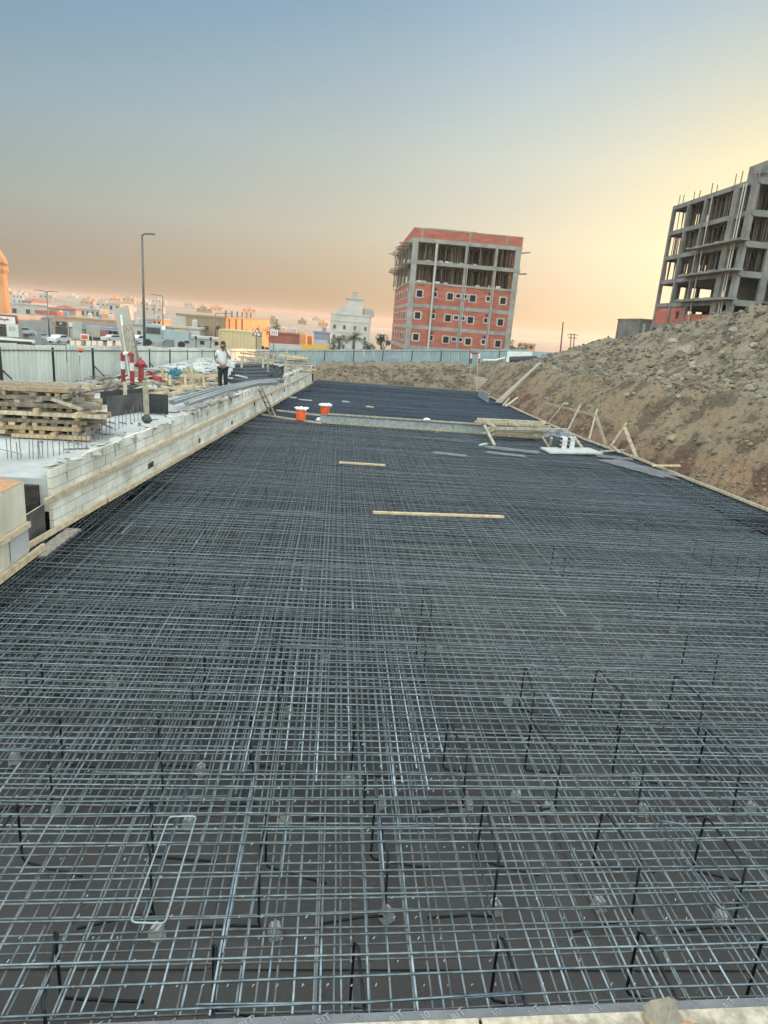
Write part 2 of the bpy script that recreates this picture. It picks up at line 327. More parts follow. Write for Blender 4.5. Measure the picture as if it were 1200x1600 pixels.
def soil_mat():
    m = mat('earth', (.235, .162, .095), (.04, .027, .017), 1.1, .95, .9, 0, 0, 8, c3=(.205, .155, .105), bscale=4, bdist=.3)  # dark second tone also paints the shade of crevices
    n = m.node_tree; L = n.links.new; b = n.nodes['Principled BSDF']
    src = b.inputs['Base Color'].links[0].from_socket
    for nd in n.nodes:
        if nd.type == 'VALTORGB': nd.color_ramp.elements[0].position = .43; nd.color_ramp.elements[-1].position = .58
    g = n.nodes.new('ShaderNodeNewGeometry'); sp = n.nodes.new('ShaderNodeSeparateXYZ'); L(g.outputs['Position'], sp.inputs[0])
    nz = n.nodes.new('ShaderNodeTexNoise'); nz.inputs['Scale'].default_value = .6; nz.inputs['Detail'].default_value = 5; L(g.outputs['Position'], nz.inputs['Vector'])
    ad = n.nodes.new('ShaderNodeMath'); ad.operation = 'MULTIPLY_ADD'; ad.inputs[1].default_value = 1.5; L(nz.outputs['Fac'], ad.inputs[0])
    yr = n.nodes.new('ShaderNodeMapRange'); yr.inputs['From Min'].default_value = 40; yr.inputs['From Max'].default_value = 43.2; yr.inputs['To Max'].default_value = 1.15; L(sp.outputs['Y'], yr.inputs['Value'])
    a2 = n.nodes.new('ShaderNodeMath'); L(sp.outputs['Z'], a2.inputs[0]); L(yr.outputs[0], a2.inputs[1]); L(a2.outputs[0], ad.inputs[2])
    rp = n.nodes.new('ShaderNodeValToRGB'); e = rp.color_ramp.elements                   # soil layers: red-brown below, grey gravel above
    e[0].position = .0; e[0].color = (.19, .12, .065, 1); e[1].position = 1; e[1].color = (.215, .18, .13, 1)
    for p, c in ((.20, (.21, .10, .055)), (.28, (.165, .078, .045)), (.36, (.19, .132, .08)), (.62, (.185, .135, .086)), (.78, (.195, .158, .11))):
        q = e.new(p); q.color = (*c, 1)
    mr = n.nodes.new('ShaderNodeMapRange'); mr.inputs['From Min'].default_value = .2; mr.inputs['From Max'].default_value = 4.2; L(ad.outputs[0], mr.inputs['Value']); L(mr.outputs[0], rp.inputs[0])
    mx = n.nodes.new('ShaderNodeMix'); mx.data_type = 'RGBA'; mx.inputs['Factor'].default_value = .42
    L(src, mx.inputs['A']); L(rp.outputs[0], mx.inputs['B'])
    n4 = n.nodes.new('ShaderNodeTexVoronoi'); n4.inputs['Scale'].default_value = 6; L(g.outputs['Position'], n4.inputs['Vector'])
    r4 = n.nodes.new('ShaderNodeValToRGB'); r4.color_ramp.elements[0].color = (1.5, 1.5, 1.5, 1); r4.color_ramp.elements[1].position = .22; r4.color_ramp.elements[1].color = (1, 1, 1, 1)
    L(n4.outputs['Distance'], r4.inputs[0])
    m2 = n.nodes.new('ShaderNodeMix'); m2.data_type = 'RGBA'; m2.blend_type = 'MULTIPLY'; m2.inputs['Factor'].default_value = .6
    L(mx.outputs['Result'], m2.inputs['A']); L(r4.outputs[0], m2.inputs['B']); L(m2.outputs['Result'], b.inputs['Base Color'])
    return m
MT['earth'] = soil_mat()
MT['street'] = mat('dusty ground', (.27, .215, .16), (.20, .16, .12), .06, .95, .2, 0, 0, 8, c3=(.24, .19, .14))
def grid(name, xs, ys, fn, m, smooth=True):
    b = MB(); nx, ny = len(xs), len(ys)
    b.v = [Vector((x, y, fn(x, y))) for y in ys for x in xs]
    b.f = [(j * nx + i, j * nx + i + 1, (j + 1) * nx + i + 1, (j + 1) * nx + i) for j in range(ny - 1) for i in range(nx - 1)]
    b.a = [.5] * len(b.f)
    o = b.build(name, m, origin=(0, 0, 0), smooth=smooth); return tag(o, kind='structure')
def span(a, b, st):
    k = max(1, round((b - a) / st)); return [a + (b - a) * i / k for i in range(k)]
xs = span(-1.6, 8.6, .14) + span(8.6, 14, .1) + span(14, 26, .16) + span(26, 46.01, .7) + [46]
ys = span(.5, 10, .4) + span(10, 42.6, .16) + span(42.6, 47, .1) + span(47, 76, .3) + [76]
def earth_edge(x, y):
    z = earth(x, y); e = sm(-1.2, -1.6, x) + sm(44, 46, x) + sm(73, 76, y)
    return z - .35 * min(1, e)
grid('earth', xs, ys, earth_edge, 'earth')
def ground_fn(x, y):
    z = outer(x, y) if y < 66 else plain(x, y)
    if -1.9 < x < 45.5 and .0 < y < 75.2: z = min(z, -1.4 if y < 46 else z - .8)
    elif -9.2 < x < 0 and 2.4 < y < 45: z = -1.4
    if y < 2.6 and y > -30: z = -.9
    return z
gx = [-2600, -1700, -1100, -750, -520, -380, -280, -210, -160, -125, -100, -80, -65, -54, -45, -38, -32, -27, -23, -19, -16, -14, -12, -10, -8, -6, -4, -2, -1.9] + span(0, 46, 2) + [46, 50, 56, 64, 74, 88, 105, 130, 160, 200, 260, 340, 460, 640, 900, 1300, 1900, 2700]
gy = [-60, -30, -10, 0, 2.5] + span(4, 76, 2) + span(76, 130, 4) + [130, 140, 152, 166, 182, 200, 222, 248, 280, 320, 370, 430, 500, 580, 680, 800, 950, 1150, 1450, 1900, 2600]
grid('ground', gx, gy, ground_fn, 'street')
# street behind the hoarding: a sheet just above the ground
rd = MB(); P = []
for y in span(60, 175, 5): P.append(y)
for y0, y1 in zip(P, P[1:]):
    a, b_ = -95 + (y0 - 60) * .0, -24 + (y0 - 60) * .05
    n_ = 8
    for i in range(n_):
        xa, xb = lerp(a, b_, i / n_), lerp(a, b_, (i + 1) / n_)
        rd.add([(xa, y0, plain(xa, y0) + .05), (xb, y0, plain(xb, y0) + .05), (xb, y1, plain(xb, y1) + .05), (xa, y1, plain(xa, y1) + .05)], [(0, 1, 2, 3)])
tag(rd.build('road', 'asphalt', origin=(0, 0, 0)), kind='structure')

# ------------------------------------------------------------------ stones on the heap
rb = MB(); gv = MB()
for i in range(19000):
    y = rnd(8, 58); s = abs(random.gauss(0, 1)) * 5 + 3.2
    if random.random() < .42: s = rnd(.55, 4.6)
    x = edge_x(y) + s
    if x > 24: continue
    if n3(x, y, .32, 20) + .25 * n3(x, y, 1.1, 21) < -.12 and random.random() < .8: continue
    z = mound(x, y)
    r = .028 + .05 * random.random() ** 2 + (.16 * random.random() ** 4 if s > 4 else .03 * random.random() ** 3)
    (gv if s < 4.6 or random.random() < .45 else rb).rock((x, y, z + r * .1), r)
tag(rb.build('rubble', 'rockm', origin=(14, 30, 2)), 'loose grey and brown stones strewn over the earth heap', 'rubble', kind='stuff')
for i in range(1500):
    x, y = rnd(-1.3, 9), 43.3 + 2.6 * random.random() ** .7; r = rnd(.02, .09) * (1 if random.random() < .9 else 1.8); gv.rock((x, y, earth(x, y) + r * .1), r)
tag(gv.build('gravel', 'rock_tan', origin=(12, 30, 1)), 'tan gravel sticking out of the cut bank', 'gravel', kind='stuff')
big = MB(); protos = []
for k in range(7):
    q = MB().rock((0, 0, 0), .3); q.a = [rnd(.2, .8)] * len(q.a); protos.append(q)
def boulder(u, v, x, r, label, k, m='rockm', group=None):
    # walk down the sight line until it meets the heap
    d = ray(u, v); t = 6.0; p = EYE
    while t < 90:
        p = EYE + d * t; zz = mound(p.x, p.y) if p.x > edge_x(p.y) else -1
        if zz is not None and p.z <= zz: break
        t += .05
    b = MB(); q = protos[k % 7]; rot = Matrix.Rotation(rnd(0, 6.3), 3, 'Z')
    b.v = [rot @ (vv * (r / .3)) + p + Vector((0, 0, r * .2)) for vv in q.v]; b.f = list(q.f); b.a = list(q.a)
    return tag(b.build('boulder', m), label, 'rock', group)
boulder(1072, 556, 0, .62, 'large pale angular boulder high on the rubble slope at the right', 0, 'rock_pale')
boulder(1160, 560, 0, .55, 'large tan slab of stone lying beside the pale angular boulder', 1, 'rock_pale')
boulder(1032, 586, 0, .38, 'rounded grey green boulder at the foot of the stone field', 2)
boulder(1081, 572, 0, .34, 'grey green stone lodged among rubble above the rounded boulder', 3)
boulder(1059, 592, 0, .27, 'pale cream stone right of the rounded grey green boulder', 4, 'rock_pale')
boulder(1076, 590, 0, .3, 'grey brown stone between the cream stone and the slope crest', 5)
boulder(1192, 608, 0, .27, 'pale lump of stone on the shoulder of the bank at the frame edge', 6, 'rock_pale')
boulder(1050, 536, 0, .3, 'tan stone near the skyline of the heap under the grey frame building', 0, 'rock_pale')
boulder(1146, 518, 0, .25, 'flat pale stone on the upper heap below the frame building', 1, 'rock_pale')
boulder(1188, 575, 0, .22, 'small elongated pale stone right of the tan slab', 2, 'rock_pale')
boulder(886, 633, 0, .2, 'pale stone beside the timber braces at the foot of the bank', 3, 'rock_pale')
boulder(867, 578, 0, .22, 'pale stone on the bank above the leaning long planks', 4, 'rock_pale')
boulder(1052, 687, 0, .24, 'grey stone half buried in the lower bank right of the last brace', 5)
boulder(1098, 692, 0, .27, 'dark stone half buried low in the bank near the red soil', 6)
for i in range(95):
    u, v = rnd(960, 1195), rnd(520, 622)
    if v < 556 - (u - 960) * .31 + 10: continue
    boulder(u, v, 0, rnd(.07, .22), 'broken grey brown stone in the field of rubble on the heap', i, random.choice(['rockm', 'rockm', 'rock_pale']), 'broken stones in the rubble field')

# ------------------------------------------------------------------ membrane and reinforcement
def dust_and_shade(m):                                # dust near the edge and right of middle; darker rest paints shade between bars
    n = m.node_tree; L = n.links.new; b = n.nodes['Principled BSDF']; src = b.inputs['Base Color'].links[0].from_socket
    g = n.nodes.new('ShaderNodeNewGeometry'); sp = n.nodes.new('ShaderNodeSeparateXYZ'); L(g.outputs['Position'], sp.inputs[0])
    nz = n.nodes.new('ShaderNodeTexNoise'); nz.inputs['Scale'].default_value = .55; nz.inputs['Detail'].default_value = 6; L(g.outputs['Position'], nz.inputs['Vector'])
    def mth(op, a, c):
        q = n.nodes.new('ShaderNodeMath'); q.operation = op
        for i_, v_ in enumerate((a, c)):
            if isinstance(v_, (int, float)): q.inputs[i_].default_value = v_
            else: L(v_, q.inputs[i_])
        return q.outputs[0]
    near = n.nodes.new('ShaderNodeMapRange'); near.inputs['From Min'].default_value = 8; near.inputs['From Max'].default_value = 3.5; L(sp.outputs['Y'], near.inputs['Value'])
    d = n.nodes.new('ShaderNodeVectorMath'); d.operation = 'DISTANCE'; L(g.outputs['Position'], d.inputs[0]); d.inputs[1].default_value = (3.6, 9.5, PIT)
    pt = n.nodes.new('ShaderNodeMapRange'); pt.inputs['From Min'].default_value = 4.2; pt.inputs['From Max'].default_value = .8; L(d.outputs['Value'], pt.inputs['Value'])
    f = mth('MAXIMUM', near.outputs[0], pt.outputs[0]); f = mth('MULTIPLY', f, mth('MULTIPLY', nz.outputs['Fac'], 1.9)); q = n.nodes.new('ShaderNodeClamp'); L(f, q.inputs[0])
    mx = n.nodes.new('ShaderNodeMix'); mx.data_type = 'RGBA'; L(q.outputs[0], mx.inputs['Factor']); L(src, mx.inputs['A']); mx.inputs['B'].default_value = (.075, .069, .06, 1)
    L(mx.outputs['Result'], b.inputs['Base Color'])
dust_and_shade(MT['membrane'])
mm = thing('waterproof_membrane', 'black bitumen membrane with faint printed letters under the bar mats', 'membrane', (3, 20, PIT))
ms = MB(); YS = span(MAT_Y0 - .1, MAT_Y1 + .3, 1.0) + [MAT_Y1 + .3]
for y0, y1 in zip(YS, YS[1:]):
    for i in range(10):
        a0, a1 = lerp(-6.2 if y0 < 10 else wall_x(y0) - 1, edge_x(y0) + .1, i / 10), lerp(-6.2 if y0 < 10 else wall_x(y0) - 1, edge_x(y0) + .1, (i + 1) / 10)
        b0, b1 = lerp(-6.2 if y0 < 10 else wall_x(y1) - 1, edge_x(y1) + .1, i / 10), lerp(-6.2 if y0 < 10 else wall_x(y1) - 1, edge_x(y1) + .1, (i + 1) / 10)
        ms.add([(a0, y0, PIT), (a1, y0, PIT), (b1, y1, PIT), (b0, y1, PIT)], [(0, 1, 2, 3)], .5)
ms.build('bitumen_sheet', 'membrane', mm)
def text_mesh(s, size):
    c = bpy.data.curves.new('lettering', 'FONT'); c.body = s; c.size = size; c.align_x = 'CENTER'; c.align_y = 'CENTER'; c.resolution_u = 2
    o = bpy.data.objects.new('lettering', c); COL.objects.link(o); dg = bpy.context.evaluated_depsgraph_get()
    me = bpy.data.meshes.new_from_object(o.evaluated_get(dg)); vs = [v.co.copy() for v in me.vertices]; fs = [tuple(p.vertices) for p in me.polygons]
    bpy.data.objects.remove(o); bpy.data.curves.remove(c); bpy.data.meshes.remove(me); return vs, fs
pr = MB(); TX = [text_mesh('BIT', .10), text_mesh('30', .10)]
for j in range(30):
    for i in range(52):
        x, y = -4.8 + i * .33 + (j % 2) * .16, 2.9 + j * .24
        vs, fs = TX[(i + j) % 2]; rot = Matrix.Rotation(R(-48 if i % 2 else 132), 3, 'Z')
        if random.random() < .25: continue
        pr.add([rot @ v_ + Vector((x, y, PIT + .004)) for v_ in vs], fs)
pr.build('printed_lettering', 'print', mm)
# patches of dried mud and a fold in the sheet
fold = MB()
for x0, y0, x1, y1, dz in ((-.6, 2.75, -.75, 6.5, 0), (2.4, 2.75, 2.1, 7, 0), (-6, 3.62, 8, 3.55, .006)):
    fold.bar((x0, y0, PIT + .004 + dz), (x1, y1, PIT + .004 + dz), .07, .016)
fold.build('overlap_seam', 'membrane', mm)

TOP, LOW = 0.0, -.50
def xl_at(y): return (-6.0 if y < 10 else wall_x(y) - .55)
def cross_bars(z, gap, r, seed, drop):
    rg = random.Random(seed); bars = []; y = MAT_Y0 + .125
    while y < MAT_Y1 - .05:
        if rg.random() > drop:
            a, b_ = xl_at(y) + rg.uniform(0, .25), edge_x(y) - rg.uniform(.05, .2)
            if y < 8 : b_ = min(b_, 7.5)
            sl = rg.uniform(-.004, .004) + (.033 * (1 - min(1, (y - 2.8) / 9)) - .022 * sm(12, 26, y)); pts = []; k = 10
            for i in range(k + 1):
                x = lerp(a, b_, i / k); pts.append((x, y + sl * x + rg.uniform(-.011, .011), z + rg.uniform(-.012, .006)))
            bars.append((y, pts))
            if rg.random() < .33:                        # a lapped bar beside it
                x0 = rg.uniform(a, b_ - 2); x1 = min(b_, x0 + rg.uniform(1.0, 3.0)); d = r * 2.1
                bars.append((y, [(x0, y + sl * x0 + d, z), ((x0 + x1) / 2, y + sl * x0 + d + .003, z + .003), (x1, y + sl * x1 + d, z)]))
        y += gap * (rg.uniform(.85, 1.15) if rg.random() < .88 else rg.uniform(.5, 1.4))
    return bars
def long_bars(z, gap, r, seed, drop):
    rg = random.Random(seed); bars = []; x = -6
    while x < 12.5:
        if rg.random() > drop:
            sl = rg.uniform(-.0014, .0014); ya = None; pts = []
            k = 26
            ys_ = [MAT_Y0 + .07 + (MAT_Y1 - MAT_Y0 - .1) * (i / k) ** 1.3 for i in range(k + 1)] + [25.3, 25.5]; ys_.sort()
            for yy in ys_:
                xx = x + sl * yy + rg.uniform(-.010, .010)
                if xl_at(yy) + .05 < xx < edge_x(yy) - .08 and not (yy < 7 and xx > 7.5): pts.append((xx, yy, z + rg.uniform(-.007, .006)))
            if len(pts) > 1: bars.append((abs(x), pts))
            if rg.random() < .5:
                y0 = 2.8 + 30 * rg.random() ** 1.8; d = r * 2.1; y1 = y0 + rg.uniform(.9, 2.2)
                if xl_at(y0) + .1 < x < edge_x(y1) - .1 and x < 7.5: bars.append((abs(x), [(x + sl * y0 + d, y0, z), (x + sl * y1 + d, y1, z)]))
        if True:                                            # the second run of bars that laps in farther on
            xs_ = x + gap * rg.uniform(.4, .6); y0 = rg.uniform(4.7, 5.2) if xs_ < 1.2 else rg.uniform(9, 12) if rg.random() < .3 else rg.uniform(14, 15.5)
            y1 = y0 + rg.choice([11.8, 11.9, 12, 30]); sl = rg.uniform(-.0014, .0014); pts = []
            for q in range(12):
                yy = lerp(y0, min(y1, MAT_Y1 - .1), q / 11); xx = xs_ + sl * yy + rg.uniform(-.006, .006)
                if xl_at(yy) + .05 < xx < edge_x(yy) - .08: pts.append((xx, yy, z + rg.uniform(-.007, .006)))
            if len(pts) > 2 and rg.random() > .08: bars.append((abs(x) + 3, pts))
        x += gap * (rg.uniform(.86, 1.14) if rg.random() < .9 else rg.uniform(.5, 1.35))
    return bars
def mat_thing(label, z, r, seed, mats, drop):
    t = thing('rebar_mat', label, 'reinforcement', (3, 3, z), None)
    for nm, bars, zz in (('crosswise_bar', cross_bars(z, .152 if z > -.2 else .118, r, seed, drop), 0), ('lengthwise_bar', long_bars(z - 2 * r, .142 if z > -.2 else .125, r, seed + 1, .03), 0)):
        bars.sort(key=lambda q: q[0]); rest = MB(); rest_far = MB()
        if nm[0] == 'l':                                   # the stop end beam parts the bars into a near and a far run
            bars = [(k, p) for k, pts in bars for p in ([q for q in pts if q[1] <= 25.6], [q for q in pts if q[1] > 25.2]) for _ in [0] if len(p) > 1]
            bars.sort(key=lambda q: q[0] + (100 if q[1][0][1] > 25 else 0))
        for i, (k, pts) in enumerate(bars):
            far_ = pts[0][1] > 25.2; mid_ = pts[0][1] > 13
            if nm[0] == 'c' or far_: mats_ = ['steel_grazing' if far_ else 'steel_shade' if mid_ else mats[0]]
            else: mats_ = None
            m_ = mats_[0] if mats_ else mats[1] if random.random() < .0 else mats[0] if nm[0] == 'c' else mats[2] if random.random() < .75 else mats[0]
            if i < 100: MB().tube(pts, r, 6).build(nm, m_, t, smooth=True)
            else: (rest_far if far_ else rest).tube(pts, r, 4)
        if rest.v: tag(rest.build(nm, 'steel_shade' if nm[0] == 'c' else mats[2], t), kind='stuff')
        if rest_far.v: tag(rest_far.build(nm, 'steel_grazing', t), kind='stuff')
    return t
top = mat_thing('grey steel bar mat tied in a fine grid, upper layer of the foundation', TOP, .0076, 11, ('steel', 'rust', 'steel_sheen'), .06)
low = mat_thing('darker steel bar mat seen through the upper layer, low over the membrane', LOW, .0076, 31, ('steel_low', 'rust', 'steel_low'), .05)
# wire ties at the crossings near the camera
tw = MB()
for i in range(700):
    x, y = rnd(-3, 5), 2.8 + 5 * random.random() ** 1.5
    y = MAT_Y0 + .075 + round((y - MAT_Y0) / .152) * .152; x = round(x / .142) * .142
    a = rnd(0, 6.3); tw.tube([(x - .008, y - .008, .004), (x, y, .0095), (x + .007 * math.cos(a), y + .007 * math.sin(a), .0105)], .0028, 3)
tag(tw.build('tie_wire', 'wire', top), kind='stuff')

# bent supports holding the upper mat
ch = MB(); h = TOP - .03 - (PIT + .07)
b0 = PIT + .07
ch.tube([(.52, -.10, b0), (.3, -.06, b0), (.03, 0, b0), (.005, .0, b0 + .04), (0, 0, -.05), (.02, -.03, -.032), (.05, -.48, -.032), (.07, -.52, -.05), (.08, -.54, b0 + .04), (.10, -.55, b0), (-.1, -.56, b0), (-.42, -.62, b0)], .0105, 6)
c0 = ch.build('bar_chair', 'dark_steel', origin=(0, 0, b0), smooth=True)
CL = 'black bent bar support standing upright between the two mats'
tag(c0, CL, 'bar support', 'bent supports between the mats')
first = True
for j in range(16):
    y = 3.28 + j * 1.17
    for i in range(16):
        x = -5.2 + i * .92 + (j % 2) * .2 + rnd(-.05, .05)
        if not (xl_at(y) + .3 < x < edge_x(y) - .6) or (y < 8 and abs(x) > 1.5 + y * .78) or (y > 6 and random.random() < min(.9, .35 + (y - 6) * .12)): continue
        p = Vector((x, y + rnd(-.06, .06), b0))
        if first: c0.location = p; first = False
        else: dup(c0, p, rnd(-.2, .2))
# concrete spacer blocks on the membrane
sb = MB(); sb.hexa([(-.05, -.045, 0), (.05, -.045, 0), (.05, .045, 0), (-.05, .045, 0), (-.038, -.035, .085), (.038, -.035, .085), (.038, .035, .085), (-.038, .035, .085)])
sb.box((-.018, 0, .094), (.022, .07, .02)); sb.box((.02, 0, .091), (.022, .07, .014))
s0 = tag(sb.build('spacer_block', 'concrete', origin=(0, 0, 0)), 'pale concrete spacer block under the lower bar mat', 'spacer', 'concrete spacer blocks on the membrane')
pts = [(430, 1462), (604, 1436), (773, 1425), (935, 1420), (1125, 1442), (245, 1464), (446, 1288), (594, 1260), (729, 1262), (856, 1268), (1003, 1272), (90, 1270), (1172, 1268), (294, 1292)]
P0 = [UZ(u, v, PIT) for u, v in pts]
for j in range(4):
    for i in range(7): P0.append(Vector((-4.6 + i * 1.6 + (j % 2) * .8 + rnd(-.3, .3), 5.6 + j * 1.3 + rnd(-.3, .3), PIT)))
for i, p in enumerate(P0):
    if i == 0: s0.location = p; s0.rotation_euler = (0, 0, .3)
    elif xl_at(p.y) + .3 < p.x < edge_x(p.y) - .3: dup(s0, p, rnd(-.7, .7))
# loose bar frames lying on top
def loop(name, cs, z, r, m, label):
    c = [UZ(u, v, z) for u, v in cs]; pts = []
    for i in range(4):
        a, b_, d = c[i - 1], c[i], c[(i + 1) % 4]
        pts += [b_ + (a - b_).normalized() * .03, b_ + (a - b_).normalized() * .008 + (d - b_).normalized() * .008, b_ + (d - b_).normalized() * .03]
    pts.append(pts[0]); pts.append(pts[0] + (pts[1] - pts[0]) * .5)
    return tag(MB().tube(pts, r, 6).build(name, m, smooth=True), label, 'bar loop')
loop('stirrup', [(264, 1276), (307, 1275), (258, 1443), (204, 1441)], .03, .0062, 'bright_steel', 'bright steel rectangular stirrup lying loose on the upper mat at left')
loop('stirrup', [(1030, 1282), (1068, 1288), (1172, 1417), (1128, 1421)], .025, .008, 'steel', 'dull grey rectangular stirrup lying on the mat near the right edge')
loop('stirrup', [(427, 993), (537, 1000), (537, 1011), (427, 1006)], .025, .008, 'steel', 'small narrow stirrup lying crosswise in the middle of the mat')
loop('stirrup', [(833, 1003), (850, 998), (889, 1046), (866, 1048)], .025, .008, 'steel', 'narrow stirrup lying lengthwise right of the mat centre')
# ---- near edge: upturned membrane, timber edge board, loose soil and stone
fl = MB(); NY = lambda x: 2.748 + .031 * x
for i in range(30):
    x0, x1 = -2.2 + i * .2, -2.0 + i * .2
    fl.add([(x0, NY(x0) + .01, PIT), (x1, NY(x1) + .01, PIT), (x1, NY(x1), .012), (x0, NY(x0), .012), (x0, NY(x0) - .075, .022), (x1, NY(x1) - .075, .022)], [(0, 1, 2, 3), (3, 2, 5, 4)], .5)
fo = fl.build('membrane_upstand', 'flap'); tag(fo, 'grey upturned strip of printed membrane along the near edge of the mat', 'membrane strip')
for i in range(26):
    vs, fs = TX[i % 2]; x = -1.9 + i * .2 + rnd(-.03, .03); rot = Matrix.Rotation(R(35), 3, 'Z')
    MB().add([rot @ (v_ * .62) + Vector((x, NY(x) - .036, .0195)) for v_ in vs], fs).build('printed_word', 'flap_print', fo)
for x0, x1, lab in ((-2.4, .98, 'pale rough timber board along the near left edge of the mat'), (1.0, 3.9, 'pale timber board along the near edge under the brown stone')):
    e = MB(); k = 6
    for i in range(k):
        a, b_ = lerp(x0, x1, i / k), lerp(x0, x1, (i + 1) / k)
        e.hexa([(a, NY(a) - .27, -.3), (b_, NY(b_) - .27, -.3), (b_, NY(b_) - .07, -.3), (a, NY(a) - .07, -.3), (a, NY(a) - .27, .035), (b_, NY(b_) - .27, .036), (b_, NY(b_) - .07, .036), (a, NY(a) - .07, .035)], .5)
    tag(e.build('edge_board', 'pale_wood'), lab, 'board')
st = MB(); c = UZ(1037, 1590, .06)
nu, nv = 22, 14
for j in range(nv + 1):
    t = math.pi * j / nv
    for i in range(nu):
        a_ = 2 * math.pi * i / nu; d = Vector((math.sin(t) * math.cos(a_), math.sin(t) * math.sin(a_), math.cos(t)))
        k = 1 + .35 * noise.noise(d * 1.3 + Vector((3, 1, 7))) + .22 * noise.noise(d * 3 + Vector((1, 5, 2))) + .14 * noise.noise(d * 7)
        q = Vector((d.x * .135, d.y * .09, d.z * .15)) * k
        for nrm, lim in ((Vector((.55, -.5, .67)), .055), (Vector((-.8, -.2, .55)), .06), (Vector((.1, .9, .4)), .05), (Vector((.9, .1, .4)), .08)):      # broken facets
            e_ = q.dot(nrm) - lim
            if e_ > 0: q -= nrm * e_ * .92
        st.v.append(c + q + Vector((.02 * (q.z > .05), 0, .03)))
st.f = [(j * nu + i, j * nu + (i + 1) % nu, (j + 1) * nu + (i + 1) % nu, (j + 1) * nu + i) for j in range(nv) for i in range(nu)]; st.a = [.5] * len(st.f)
tag(st.build('loose_stone', 'rock_pale'), 'jagged brown stone sitting on the near timber board', 'rock')
sl = MB()
for i in range(260):
    a, rr = rnd(0, 6.3), abs(random.gauss(0, .15)); sl.rock(c + Vector((rr * 1.6 * math.cos(a) + .02, min(.02, rr * .6 * math.sin(a)) - .06, -.035 + max(0, .05 - rr * .25))), rnd(.008, .03))
tag(sl.build('loose_soil', 'soil'), kind='stuff', label='crumbs of dry soil around the stone on the board', cat='soil')
# ------------------------------------------------------------------ raised slab and block wall on the left
WD = Vector((WK, 1, 0)).normalized(); WN = Vector((WD.y, -WD.x, 0))      # along the wall / out towards the mat
W0 = Vector((WX0, WY0, 0)); ZS, ZW = .90, 1.10
def wp(t, off, z): return W0 + WD * t + WN * off + Vector((0, 0, z))
WL = 30.0
sl_ = MB()
sl_.prism([(-4.60, 10.72, ZS), wp(.02, -.075, ZS), wp(WL + 1.6, -.075, ZS), wp(WL + 1.6, -7.3, ZS), (-9.4, 20, ZS), (-9.8, 10.72, ZS)], (0, 0, -.55), .5)
tag(sl_.build('concrete_slab', 'slab', origin=(-6, 20, 0)), kind='structure')
wl = thing('block_wall', 'long low wall of pale concrete blocks with timber strips beside the bar mat', 'wall', wp(0, 0, .03))
bb = MB(); mo = MB()
def wall_blocks(t0, t1, off, mb, mo):
    for c in range(6):
        t = t0 - (.25 if c % 2 else 0); zc = .035 + c * .178
        while t < t1:
            a, b_ = max(t0, t), min(t1, t + .49)
            if b_ - a > .05:
                j = rnd(-.007, .007); p = [wp(a + .004, -.07, zc), wp(b_ - .004, -.07, zc), wp(b_ - .004, j + off, zc), wp(a + .004, j + off, zc)]
                hgt = .166 + (rnd(-.025, .012) if c == 5 else 0)
                bb.hexa([q for q in p] + [q + Vector((0, 0, hgt)) for q in p])
            t += .495
    p = [wp(t0 + .01, -.07, .03), wp(t1 - .01, -.07, .03), wp(t1 - .01, off - .008, .03), wp(t0 + .01, off - .008, .03)]
    mo.hexa(p + [q + Vector((0, 0, 1.045)) for q in p], .5)
wall_blocks(0, WL, 0, bb, mo)
bb.build('block_courses', 'block', wl); mo.build('mortar_core', 'mortar', wl)
# uneven mortar and rough fill along the top
mt = MB()
t = .2
while t < WL - .3:
    q = rnd(.1, .5); mt.rock(wp(t, -.13 + rnd(-.08, .07), 1.055 + rnd(-.02, .03)), q * .42, .5, .2); t += q * .4
for i in range(60):
    mt.tube([wp(rnd(.5, WL), .006, 1.08), wp(0, .008, 0) * 0 + wp(rnd(.5, WL), .006, 1.08)], .001, 3) if False else None
mt.build('rough_mortar_cap', 'concrete', wl)
dr = MB()
for i in range(46):
    t = rnd(.4, WL - 1); l = rnd(.06, .3); wd = rnd(.03, .09)
    dr.hexa([wp(t, .006, 1.07 - l), wp(t + wd * .5, .006, 1.07 - l), wp(t + wd * .5, .012, 1.07 - l), wp(t, .012, 1.07 - l), wp(t - wd * .3, .006, 1.09), wp(t + wd, .006, 1.09), wp(t + wd, .014, 1.09), wp(t - wd * .3, .014, 1.09)], .4)
dr.build('mortar_drips', 'concrete', wl)
t = -.28
while t < WL - 1.2:
    l = rnd(3.2, 4.4); e = min(WL - .8, t + l); z0, z1 = (.615 + rnd(-.012, .012) for _ in range(2))
    MB().bar(wp(t, .028, z0), wp(e, .028, z1), .05, .085, var=rnd(0, 1)).build('upper_timber_strip', 'yellow_wood', wl); t = e + .012
t = -1.9
while t < WL:
    l = rnd(3.2, 4.6); e = min(WL + .3, t + l)
    if t > -1 and random.random() < .3: e -= .1
    MB().bar(wp(t, .03, .055 + rnd(-.01, .01)), wp(e, .03, .055 + rnd(-.01, .01)), .05, .085, var=rnd(0, 1)).build('lower_timber_strip', 'yellow_wood', wl); t = e + rnd(.01, .12)
for u, v in ((233, 728), (237, 725), (311, 688), (362, 660), (397, 631), (424, 616), (444, 610), (458, 601)):
    p = UX(u, v, 0); tt = None
    # meet the sight line with the wall face
    d = ray(u, v); k = (W0 - EYE).dot(WN) / d.dot(WN); p = EYE + d * k; tt = (p - W0).dot(WD)
    for q in (-.035, .035): MB().bar(wp(tt + q, .01, p.z - .06), wp(tt + q, .01, p.z + .06), .035, .022, up=WD).build('tie_slot', 'ply', wl)
